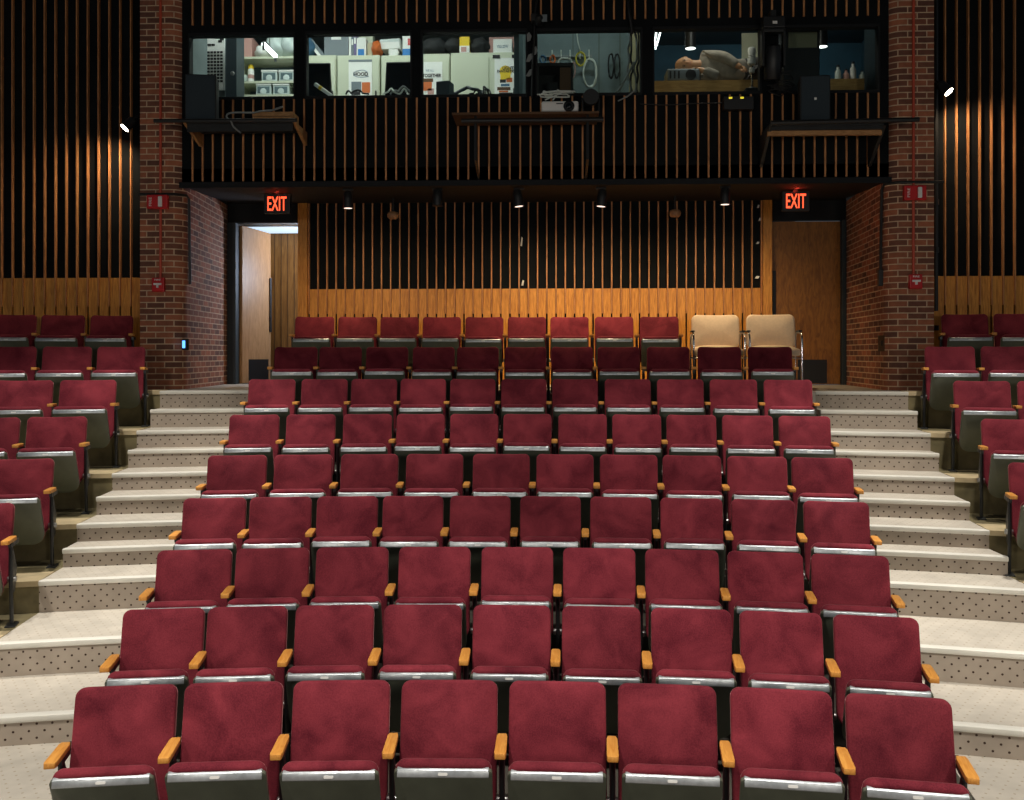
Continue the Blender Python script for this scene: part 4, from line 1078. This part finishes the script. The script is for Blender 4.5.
t, w, h = onshelf('carton', 388.5, 49, 398, zc3, dt, 0.25, PAPER, 'small white carton carrying the wider white carton', 'box')
zz = zc3+h
a, b = P(379.5, 39.5, dt), P(399.5, 48.8, dt)
t = thing('carton', 'wide white carton tilted on top of a smaller one', 'box', ((a.x+b.x)/2+0.02, dt+0.12, zz+0.002), math.radians(-8)); w = b.x-a.x
MB().box(-w/2, w/2, -0.12, 0.12, 0, a.z-b.z).build('body', PAPER, t, bevel=0.006); MB().box(-w/2-0.004, w/2+0.004, -0.124, 0.124, (a.z-b.z)*0.72, (a.z-b.z)+0.004).build('lid', CLEARB, t, bevel=0.004)
t, w, h = onshelf('carton', 402.5, 34, 413, zc3, dt, 0.25, PAPER, 'white carton with a blue base at the right of the second window', 'box')
MB().box(-w*0.5, w*0.5, -0.13, -0.124, h*0.0, h*0.35).build('print', BLUE, t); MB().box(0, w*0.3, -0.13, -0.124, h*0.5, h*0.8).build('print', RED, t)
for k, (x0, x1) in enumerate(((308, 319), (311, 321))):
    a, b = P(x0, 40, dt), P(x1, 54, dt)
    o = MB().box(-0.02, 0.02, -0.12, 0.12, 0, 0.30).build('folder', PAPER if k == 0 else GREYB); o.location = (P(x1+1+k*2, 54, dt).x, dt+0.13, zc1+0.012); o.rotation_euler = (0, math.radians(-38), 0)
    tag(o, ['white folder leaning on the cabinets left of the grey bin', 'grey folder leaning beside the white folder left of the bin'][k], 'folder', 'leaning folders')
sack(308, 37, 54, zc1, 0.09, TEALINK, 'blue bundle on the cabinet at the left edge of the second window', 'bundle', 'cloth_bundle', dt, 8)
sack(434, 37.5, 53, zc4, 0.19, BLKPLY, 'black bag on the cabinets left of the yellow box', 'bag', 'black_bag', dt, 11)
sack(453, 38, 52, zc5, 0.14, BLKPLY, 'black bag on the cabinets touching the yellow box', 'bag', 'black_bag', dt, 12)
sack(480, 37.5, 52, zc5, 0.14, BLKPLY, 'black bag on the cabinets between yellow box and white box', 'bag', 'black_bag', dt, 14)
t, w, h = onshelf('tall_box', 459.5, 36.5, 469.5, zc5, dt-0.08, 0.2, YEL, 'tall yellow box on the cabinets in the third window', 'box')
MB().box(-w*0.5, w*0.5, -0.106, -0.099, 0, h*0.42).build('print', PAPER, t); MB().box(-w*0.35, w*0.2, -0.108, -0.1, h*0.05, h*0.35).build('print', PINKB, t)
t, w, h = onshelf('carton', 493, 39, 512, zc5, dt, 0.28, PAPER, 'white lettered carton at the right of the cabinets', 'box')
text_mesh('lettering', 'YELLOW', TEALINK, t, (0, -0.142, h*0.5), h*0.2, w*0.6, 0.002)
onshelf('carton', 489, 37, 516, zc5+0.001, dt+0.32, 0.12, PINKB, 'pinkish carton standing behind the white lettered carton', 'box')
# monitors on the desk
def monitor(px0, px1, py0, y, rz, roll, lab):
    a, b = P(px0, py0, y), P(px1, py0, y); w = b.x-a.x; zt = a.z
    t = thing('computer_monitor', lab, 'monitor', ((a.x+b.x)/2, y, ZD_), rz, 'monitors in the booth')
    h = zt-ZD_-0.10; z0 = zt-ZD_-h
    bd = MB().box(-w/2, w/2, -0.02, 0.03, z0, z0+h).build('screen_case', BLKP, t, bevel=0.01); bd.rotation_euler = (0, roll, 0)
    MB().box(-w/2+0.02, w/2-0.02, -0.023, -0.018, z0+0.03, z0+h-0.02).build('screen', DKSCR, bd)
    MB().box(-0.04, 0.04, 0.0, 0.04, 0.01, z0+0.05).build('stand', BLKP, t); MB().box(-0.12, 0.12, -0.1, 0.1, 0, 0.015).build('base', BLKP, t, bevel=0.005)
monitor(308.5, 333, 63.5, 11.45, math.radians(12), math.radians(-3), 'dark monitor at the left of the second booth window')
monitor(383, 413, 62.5, 11.45, math.radians(-12), math.radians(3), 'dark monitor at the right of the second booth window')
a, b = P(437, 82, 11.3), P(451, 95, 11.3)
t = thing('desk_device', 'dark boxy device before the grey lettered poster', 'device', ((a.x+b.x)/2, 11.3, ZD_), math.radians(-15)); w = b.x-a.x; h = a.z-ZD_
MB().box(-w/2, w/2, -0.05, 0.12, h-0.16, h).build('body', FRM, t, bevel=0.01); MB().box(-0.03, 0.03, 0, 0.06, 0.012, h-0.15).build('stand', BLKP, t); MB().box(-0.07, 0.07, -0.06, 0.1, 0, 0.012).build('base', BLKP, t)
for k, (x0, y0, x1, y1, m, lab) in enumerate(((315, 84, 332, 96, PAPER, 'white rolled papers lying before the left monitor'), (320, 90, 340, 99, DKSCR, 'dark keyboard edge before the left monitor'))):
    a, b = P(x0, y0, 11.0), P(x1, y1, 11.0)
    if k == 0: 
        o = MB().tube([a, b], 0.022, 10).build('paper_roll', m, smooth=True); q_ = a.lerp(b, 0.25); q2 = a.lerp(b, 0.4); MB().tube([q_, q2], 0.024, 10).build('band', YEL, o)
        tag(o, lab, 'paper roll')
for k in range(6):
    random.seed(90+k); x0 = [384, 392, 455, 468, 476, 345][k]; wd = [26, 20, 30, 24, 14, 22][k]
    pts = [P(x0+wd*i/7+random.uniform(-2, 2), 94-random.uniform(0, 8)*math.sin(PI*i/7), 10.95+random.uniform(0, 0.1)) for i in range(8)]
    cable('desk_cable', pts, 0.011 if k != 2 else 0.02, [CABLEW, CABLEG, FRM, CABLEB, CABLEB, CABLEB][k],
          ['white cable arching before the right monitor', 'grey cable heap before the right monitor', 'thick dark cable humped on the desk of the third window', 'thin black cable right of the dark cable hump', 'black cable end below the wide steel cabinet', 'black cable lying before the small photo poster'][k], 'cables on the booth desk')
# ---- fourth window: hooks, coils, cabinet, cables
d4 = 12.56
t = thing('hook_rail', 'pale rail of hooks on the grey board in the fourth window', 'rail', (P(560, 56, d4).x, d4, P(560, 56, d4).z))
q = t.location.copy()
a, b = P(546, 56, d4), P(592, 56, d4); MB().box(a.x-q.x, b.x-q.x, 0, 0.035, -0.012, 0.012).build('rail', CABLEG, t)
for px in (552, 561, 570, 580, 589):
    x = P(px, 56, d4).x-q.x; MB().tube([(x, 0.0, 0.08), (x, 0.0, -0.03), (x, -0.05, -0.05), (x, -0.07, -0.02)], 0.008, 6).build('hook', CABLEW, t)
def coil(px, py, rx, rz, r, m, lab, turns=4, y=d4-0.06, seed=1):
    random.seed(seed); q = P(px, py, y); pts = []
    for k in range(turns*14):
        a = 2*PI*k/14; j = 1+random.uniform(-0.08, 0.08)
        pts.append((q.x + rx*j*math.sin(a), y + random.uniform(-0.025, 0.025), q.z + rz*j*math.cos(a)))
    o = MB().tube(spline(pts, 2), r, 6).build('cable_coil', m, smooth='all'); return tag(o, lab, 'cable coil', 'coils hung on the hook rail')
coil(580.5, 59, 0.062, 0.085, 0.009, CABLEY, 'yellow cable coil hung on the rail in the fourth window', 4, seed=2)
coil(590, 73, 0.085, 0.185, 0.011, CABLEW, 'long white cable coil hung below the rail in the fourth window', 3, d4-0.10, seed=3)
coil(565, 62, 0.09, 0.05, 0.007, CABLEW, 'flat white cable coil above the black cabinet', 4, seed=4)
coil(552.5, 59.5, 0.035, 0.05, 0.009, ORG, 'small orange cable coil near the left end of the rail', 3, seed=5)
coil(543, 59.5, 0.035, 0.05, 0.012, TEALINK, 'small blue cable coil at the left end of the rail', 3, seed=6)
coil(573, 70, 0.03, 0.1, 0.008, PINKB, 'thin pinkish cable loop beside the black cabinet', 2, seed=7)
for k, px in enumerate((611, 617)):
    coil(px, 66, 0.035, 0.16, 0.009, CABLEB, ['black cable loop on the grey board, left of the pair', 'black cable loop on the grey board, right of the pair'][k], 2, seed=10+k)
cable('ceiling_cable', [P(576.5, 31, d4-0.03), P(578, 42, d4-0.03), P(580, 50, d4-0.03)], 0.008, CABLEW, 'white cord hanging down to the yellow cable coil')
a, b = P(536.5, 63, 11.4), P(573, 100, 11.4)
t = thing('equipment_case', 'open black equipment case with brown inside in the fourth window', 'case', ((a.x+b.x)/2, 11.4, 2.2)); w = b.x-a.x; h = a.z-2.2
mb = MB(); mb.box(-w/2, -w/2+0.03, 0, 0.4, 0, h).box(w/2-0.02, w/2, 0, 0.4, 0, h).box(-w/2, w/2, 0, 0.4, h-0.04, h).box(-w/2, w/2, 0.38, 0.4, 0, h).box(-w/2, w/2, 0, 0.4, 0, 0.6); mb.build('shell', BLKPLY, t)
MB().box(w*0.14, w/2-0.025, 0.03, 0.06, 0.6, h-0.05).build('divider', DKBROWN, t); MB().box(-w*0.2, w*0.1, 0.1, 0.3, 0.6, h-0.2).build('unit', BLKP, t, bevel=0.01)
for k in range(4):
    random.seed(130+k); xx = 629+3*k
    pts = [P(xx+random.uniform(-2, 2), 32+i*9+random.uniform(-1, 1), 11.15+random.uniform(-0.05, 0.05)) for i in range(8)]
    cable('bundled_cable', pts, 0.013, [CABLEG, CABLEB, CABLEG, CABLEB][k], ['grey cable leftmost in the bundle by the cream post', 'black cable second in the bundle by the cream post', 'grey cable third in the bundle by the cream post', 'black cable nearest the cream post in the bundle'][k], 'cables bundled by the cream post')
cable('loose_cable', [P(634, 62, 11.1), P(628, 74, 11.1), P(620, 88, 11.05), P(615, 93, 11.0)], 0.012, CABLEG, 'grey loose cable slanting out of the bundle by the post')
cable('loose_cable', [P(635, 90, YBF-0.06), P(628, 96, YBF-0.06), P(618, 101, YBF-0.06)], 0.008, CABLEG, 'grey cable end hanging over the sill of the fourth window')
# ---- fifth window: counter, machine, person, lanterns
yc = 11.4; zc = P(700, 80.3, yc).z
ca, cb = XPb+0.06, 4.45
t = thing('counter', 'long pine counter behind the two right booth windows', 'counter', ((ca+cb)/2, yc, 2.2)); w = (cb-ca)/2
MB().box(-w, w, 0.0, 0.75, zc-2.2-0.035, zc-2.2).build('top', COUNTER, t); MB().box(-w, w, 0.0, 0.03, 0.2, zc-2.2-0.035).build('front_panel', COUNTER, t); MB().box(-w, w, 0.1, 0.7, 0, 0.2).build('plinth', BLKPLY, t)
a, b = P(667, 68.5, yc+0.02), P(700, 80, yc+0.02)
t = thing('grey_machine', 'grey box machine with dark round opening under the lying head', 'machine', ((a.x+b.x)/2, yc+0.17, zc)); w = b.x-a.x; h = a.z-zc
MB().box(-w/2, w/2, -0.15, 0.15, 0.01, h).build('casing', GREYB, t, bevel=0.02, bseg=3, smooth=True)
MB().lathe([(0.064, 0), (0.064, 0.012), (0.05, 0.016)], 20, MX((w*0.22, -0.148, h*0.48), PI/2)).build('opening', BLKP, t, smooth=True)
for k in range(3): MB().box(-w*0.42+k*0.05, -w*0.42+k*0.05+0.02, -0.154, -0.148, h*0.2, h*0.8).build('vent', BLKM, t)
zm = zc + h
# person lying on one side, head on the machine, facing the hall
YPN = yc + 0.22
def S(px, py, dy=0): 
    v = P(px, py, YPN); return Vector((v.x, YPN+dy, v.z))
def skin_mesh(name, nodes, edges, m, parent=None, sub=2, root=0):
    me = bpy.data.meshes.new(name); me.from_pydata([tuple(n[0]) for n in nodes], edges, [])
    o = link(name, me, parent)
    sk = o.modifiers.new('skin', 'SKIN'); sk.use_smooth_shade = True
    for i, n in enumerate(nodes):
        r = n[1]; me.skin_vertices[0].data[i].radius = (r, r) if not isinstance(r, tuple) else r
        me.skin_vertices[0].data[i].use_root = (i == root)
    sb = o.modifiers.new('sub', 'SUBSURF'); sb.levels = sub; sb.render_levels = sub
    dg = bpy.context.evaluated_depsgraph_get(); me2 = bpy.data.meshes.new_from_object(o.evaluated_get(dg))
    o.modifiers.clear(); o.data = me2; me2.materials.clear(); me2.materials.append(m)
    for p in me2.polygons: p.use_smooth = True
    return o
zh = zm + 0.088
hc = S(685.3, 60); hc.z = zm + 0.098
def SZ(px, up, dy=0): v = P(px, 60, YPN); return Vector((v.x, YPN+dy, zc+up))
nodes = [(SZ(741, 0.185), 0.125), (SZ(727, 0.185), 0.11), (SZ(713, 0.225), 0.12), (SZ(702, 0.245), 0.07), (SZ(696.5, 0.25), 0.06), (hc + Vector((0.075, 0.01, 0)), 0.07), (hc + Vector((0.02, 0.0, 0)), 0.08), (hc + Vector((-0.05, 0.012, 0)), 0.08),
    # upper arm lies along the flank, the hand by the hip
    (SZ(705, 0.375, -0.02), 0.068), (SZ(724, 0.30, -0.13), 0.052), (SZ(735, 0.17, -0.21), 0.036), (SZ(738, 0.14, -0.225), 0.030),
    # lower arm, folded so the hand lies under the cheek
    (SZ(706, 0.09, -0.03), 0.066), (SZ(714, 0.065, -0.20), 0.048), (SZ(700, 0.13, -0.19), 0.034), (SZ(695, 0.16, -0.15), 0.028),
    # legs
    (SZ(750, 0.24, -0.02), 0.09), (SZ(779, 0.22, -0.12), 0.065), (SZ(790, 0.20, 0.2), 0.045), (SZ(794, 0.19, 0.26), 0.04),
    (SZ(750, 0.10, -0.02), 0.09), (SZ(778, 0.08, -0.10), 0.062), (SZ(789, 0.065, 0.22), 0.045), (SZ(793, 0.06, 0.3), 0.04)]
edges = [(0,1),(1,2),(2,3),(3,4),(4,5),(5,6),(6,7),(2,8),(8,9),(9,10),(10,11),(2,12),(12,13),(13,14),(14,15),(0,16),(16,17),(17,18),(18,19),(0,20),(20,21),(21,22),(22,23)]
body = skin_mesh('person', nodes, edges, SKIN)
bm = bmesh.new(); bm.from_mesh(body.data); nv = len(bm.verts)
r_ = bmesh.ops.create_icosphere(bm, subdivisions=4, radius=1)
for v in r_['verts']:
    x, y, z = v.co
    v.co = hc + Vector((x*0.122 - 0.002, y*(0.100 - 0.012*max(x, 0)) + 0.010, z*(0.100 - 0.020*max(x, 0))))
for f in bm.faces: f.smooth = True
bm.to_mesh(body.data); bm.free()
body.data.materials.append(JACKET); TROU = mat('dark_trousers', rgb(60, 56, 54), rough=0.9); body.data.materials.append(TROU)
for p in body.data.polygons:
    k = min(range(len(nodes)), key=lambda i: (nodes[i][0]-p.center).length - nodes[i][1])
    p.material_index = 0 if k in (3,4,5,6,7,10,11,14,15) else (1 if k in (0,1,2,8,9,12,13) else 2)
tag(body, 'person in grey-beige jacket lying sideways, head resting on the grey machine', 'person')
gj = 0.02
jn = [(n[0], n[1]+gj) for n in (nodes[0], nodes[1], nodes[2], nodes[3], nodes[8], nodes[9], nodes[10], nodes[12], nodes[13], nodes[14])]
skin_mesh('jacket', jn, [(0,1),(1,2),(2,3),(2,4),(4,5),(5,6),(2,7),(7,8),(8,9)], JACKET, body)
skin_mesh('trousers', [(nodes[0][0]+Vector((0.03,0,0)), 0.137)] + [(nodes[i][0], nodes[i][1]+0.012) for i in (16,17,18,20,21,22)], [(0,1),(1,2),(2,3),(0,4),(4,5),(5,6)], TROU, body)
# fingers of both hands
for base, dirv, spread in ((nodes[11][0], Vector((0.9, -0.25, -0.35)), Vector((0.1, 0.4, 0.9))), (nodes[15][0], Vector((-0.95, -0.1, 0.12)), Vector((0, -1, 0.1)))):
    dirv.normalize(); spread.normalize()
    for k, ln in enumerate((0.066, 0.076, 0.07, 0.056)):
        p0 = base + spread*(k-1.5)*0.017; cv = dirv.cross(spread)
        MB().tube([p0, p0+dirv*ln*0.45, p0+dirv*ln*0.8-cv*0.008, p0+dirv*ln-cv*0.02], [0.009, 0.009, 0.008, 0.005], 8).build('finger', SKIN, body, smooth='all')
    p0 = base - dirv*0.015 - spread*0.024
    MB().tube([p0, p0-spread*0.02+dirv*0.02, p0-spread*0.026+dirv*0.05], [0.011, 0.010, 0.006], 8).build('thumb', SKIN, body, smooth='all')
# face: crown to the left, chin to the right, looking out of the window
def face_bit(nm, m, off, sx, sy, sz):
    bm = bmesh.new(); bmesh.ops.create_uvsphere(bm, u_segments=14, v_segments=8, radius=1)
    for v in bm.verts: v.co = Vector((v.co.x*sx, v.co.y*sy, v.co.z*sz)) + hc + off*1.1
    me = bpy.data.meshes.new(nm); bm.to_mesh(me); bm.free(); me.materials.append(m)
    for p in me.polygons: p.use_smooth = True
    return link(nm, me, body)
for s in (-1, 1):
    face_bit('eye', BLKP, Vector((-0.018, -0.083, s*0.032)), 0.006, 0.006, 0.014); face_bit('eyebrow', HAIR, Vector((-0.036, -0.082, s*0.032)), 0.005, 0.006, 0.02)
face_bit('nose', SKIN, Vector((0.008, -0.094, 0)), 0.026, 0.018, 0.013); face_bit('mouth', PINKB, Vector((0.045, -0.074, 0)), 0.006, 0.006, 0.024)
face_bit('ear', SKIN, Vector((0.0, 0.0, 0.088)), 0.028, 0.018, 0.012)
face_bit('hair', HAIR, Vector((-0.026, 0.044, 0.003)), 0.092, 0.082, 0.098)
# stacked silver lantern on a stand
q = P(750, 55, yc+0.02); t = thing('lantern', 'silver stacked stage lantern on a stand right of the lying person', 'light', (q.x, yc-0.08, zc-0.14))
h = P(750, 48, yc-0.08).z-(zc-0.14)
MB().lathe([(0.04, h-0.2), (0.05, h-0.19), (0.05, h-0.12), (0.03, h-0.11), (0.045, h-0.1), (0.048, h-0.02), (0.04, h)], 18).build('housing', WHITE, t, smooth=True)
MB().lathe([(0.012, 0.01), (0.012, h-0.2)], 10).build('pole', STEEL, t, smooth=True); MB().lathe([(0.055, 0), (0.05, 0.02), (0.014, 0.03)], 18).build('base', BOLT, t, smooth=True)
MB().lathe([(0.03, h*0.40), (0.034, h*0.42), (0.034, h*0.5), (0.03, h*0.52)], 14).build('knuckle', WHITE, t, smooth=True)
tag(MB().box(q.x-0.09, q.x+0.09, yc-0.17, yc-0.01, 2.2, zc-0.14).build('speaker_stand', BLKP, bevel=0.01), 'black plinth under the silver stacked lantern', 'plinth')
# hanging house cans in the booth
for px, py, lab in ((690.5, 48.7, 'white glowing can lamp above the lying person'), (822, 47, 'white glowing can lamp hung in the last booth window')):
    q = P(px, py, 12.6); t = thing('hanging_lamp', lab, 'lamp', (q.x, 12.6, q.z), 0, 'hanging can lamps in the booth')
    MB().lathe([(0.05, 0.26), (0.07, 0.25), (0.075, 0.0), (0.07, 0.0), (0.068, 0.2)], 18).build('can', BLKP, t, smooth=True)
    MB().lathe([(0.001, 0.004), (0.068, 0.004), (0.068, 0.012), (0.001, 0.012)], 18).build('lens', BOOTHW, t); MB().tube([(0, 0, 0.25), (0, 0, 4.95-q.z)], 0.012, 8).build('stem', BLKM, t)
# pale boards on the booth walls
a, b = P(742, 33, 13.0), P(759, 62, 13.0)
o = MB().box(a.x, b.x, 13.0, 13.03, 3.2, a.z).box(a.x+0.02, a.x+0.08, 13.0, 13.1, 2.2, 3.2).build('folding_screen', CABINET); tag(o, 'pale green board standing in the shadows behind the lying person', 'board')
# ---- sixth window
a, b = P(779, 26, 11.15), P(815, 81, 11.15)
t = thing('equipment_rack', 'tall black rack with an olive panel behind the moving light', 'rack', ((a.x+b.x)/2, 10.95, 2.2)); w = b.x-a.x; h = a.z-2.2
MB().box(-w/2, w/2, 0, 0.35, 0, h).build('cabinet', BLKP, t, bevel=0.01)
OLIVE = mat('olive_panel', rgb(120, 120, 96), rough=0.5)
pz0, pz1 = P(797, 48, 10.95).z-2.2, P(797, 32, 10.95).z-2.2
MB().box(-w*0.36, w*0.42, -0.01, 0.004, pz0, pz1).build('panel', OLIVE, t, bevel=0.004)
for k, (px, m, hh, lab) in enumerate(((838, CLEARB, 0.22, 'invented pale bottle for a reflection, next to the dark speaker'), (846, PINKB, 0.17, 'invented pinkish jar for a reflection in the last window'), (853, PAPER, 0.26, 'invented tall white bottle for a reflection, middle of the last window'), (862, CLEARB, 0.15, 'invented low pale jar for a reflection, right of the tall bottle'), (871, GREYB, 0.2, 'invented grey bottle for a reflection at the right counter end'))):  # bottle shapes made up for pale blurred reflections in the glass
    q = P(px, 79, yc+0.2); t = thing('bottle', lab, 'bottle', (q.x, yc+0.2, zc), 0, 'invented bottles for window reflections')
    MB().lathe([(0.034, 0), (0.036, 0.01), (0.036, hh*0.65), (0.016, hh*0.8), (0.016, hh*0.92)], 16).build('body', m, t, smooth=True)
    MB().lathe([(0.019, hh*0.9), (0.019, hh)], 12).build('cap', BLKP, t, smooth=True)
# booth lamps
def barea(loc, tgt, pw, sx, sy, col):
    l = bpy.data.lights.new('booth_lamp', 'AREA'); l.energy = pw; l.shape = 'RECTANGLE'; l.size = sx; l.size_y = sy; l.color = col
    o = bpy.data.objects.new('booth_lamp', l); COL.objects.link(o); o.location = loc; o.rotation_euler = (Vector(tgt)-Vector(loc)).to_track_quat('-Z', 'Y').to_euler()
barea((-2.2, 11.6, 4.9), (-2.2, 12.3, 3), 66, 3.6, 0.5, (0.95, 1, 0.95))
barea((-3.6, 11.6, 4.9), (-3.6, 12.3, 3), 8, 0.8, 0.5, (0.95, 1, 0.97))
barea((0.5, 11.5, 4.9), (0.5, 12.4, 3), 12, 1.0, 0.4, (0.85, 1, 1))
barea((2.1, 11.3, 4.9), (2.1, 11.6, 3), 15, 0.5, 0.3, (1, 0.95, 0.85))
barea((3.7, 13.4, 4.9), (3.7, 14.6, 3.8), 24, 0.8, 0.4, (0.6, 0.9, 1))
barea((1.8, 13.9, 4.9), (1.8, 15.0, 3.8), 5, 0.6, 0.4, (0.6, 0.9, 1))
# hallway light beyond the left door
HALLP = mat('hall_light_panel', rgb(200, 220, 235), emit=(0.62, 0.78, 0.95, 1), estr=1.0)
t = thing('ceiling_panel_light', 'pale blue light panel in the hallway ceiling beyond the open door', 'lamp', (-3.6, 13.72, 1.83))
MB().box(-0.62, 0.62, -0.36, 0.36, 0, 0.03).build('housing', WHITE, t, bevel=0.004); MB().box(-0.60, 0.60, -0.34, 0.34, -0.006, 0.001).build('diffuser', HALLP, t)
barea((-2.75, 13.75, 1.2), (-4.1, 11.9, 0.7), 26, 0.3, 0.5, (0.66, 0.78, 1))
barea((-3.3, 13.3, 1.80), (-3.6, 13.6, -1), 7, 0.6, 0.3, (0.9, 0.93, 1))
#PART2END
# ------------------------------------------------------------------ lights
def spot(name, loc, target, power, angle, blend, color, size=0.15):
    l = bpy.data.lights.new(name, 'SPOT'); l.energy = power; l.spot_size = math.radians(angle); l.spot_blend = blend; l.color = color; l.shadow_soft_size = size
    o = bpy.data.objects.new(name, l); COL.objects.link(o); o.location = loc
    o.rotation_euler = (Vector(target)-Vector(loc)).to_track_quat('-Z', 'Y').to_euler()
    return o
def area(name, loc, target, power, sx, sy, color):
    l = bpy.data.lights.new(name, 'AREA'); l.energy = power; l.shape = 'RECTANGLE'; l.size = sx; l.size_y = sy; l.color = color
    o = bpy.data.objects.new(name, l); COL.objects.link(o); o.location = loc
    o.rotation_euler = (Vector(target)-Vector(loc)).to_track_quat('-Z', 'Y').to_euler()
    return o
WARM = (1, 0.93, 0.84)
for x in (-4.4, -1.4, 1.4, 4.4):
    spot('house_light', (x, 2.7, 4.9), (x, 4.2, -2), 1080, 58, 0.6, WARM)
for x in (-3.9, 3.9):
    spot('house_light', (x, 7.0, 5.0), (x, 8.0, -1), 1300, 50, 0.6, WARM)
for x in (-1.9, 1.9):
    spot('house_light', (x, 6.9, 5.0), (x, 8.3, -1), 800, 42, 0.7, WARM)
spot('house_light', (0, 6.9, 5.0), (0, 8.6, -1), 420, 38, 0.8, WARM)
for px in (348, 519, 601, 725):
    q = P(px, 206.5, YT)
    spot('track_spot', (q.x, YT+0.02, q.z-0.03), (q.x, 11.9, 0.0), 92, 130, 1.0, (1, 0.74, 0.44), 0.05)
# unseen fill lamps, added to wash the seats from the hall front
for x in (-3.5, 3.5): spot('front_light', (x, -3.2, 0.6), (-x*0.2, 9, 0.6), 430, 95, 1.0, (1, 0.9, 0.78), 0.5)
w = bpy.data.worlds.new('world'); SC.world = w; w.use_nodes = True
w.node_tree.nodes['Background'].inputs['Color'].default_value = (0.75, 0.88, 1.0, 1)
w.node_tree.nodes['Background'].inputs['Strength'].default_value = 0.10
SC.view_settings.view_transform = 'Standard'; SC.view_settings.look = 'None'
SC.view_settings.exposure = 0; SC.view_settings.gamma = 1; SC.view_settings.use_curve_mapping = False
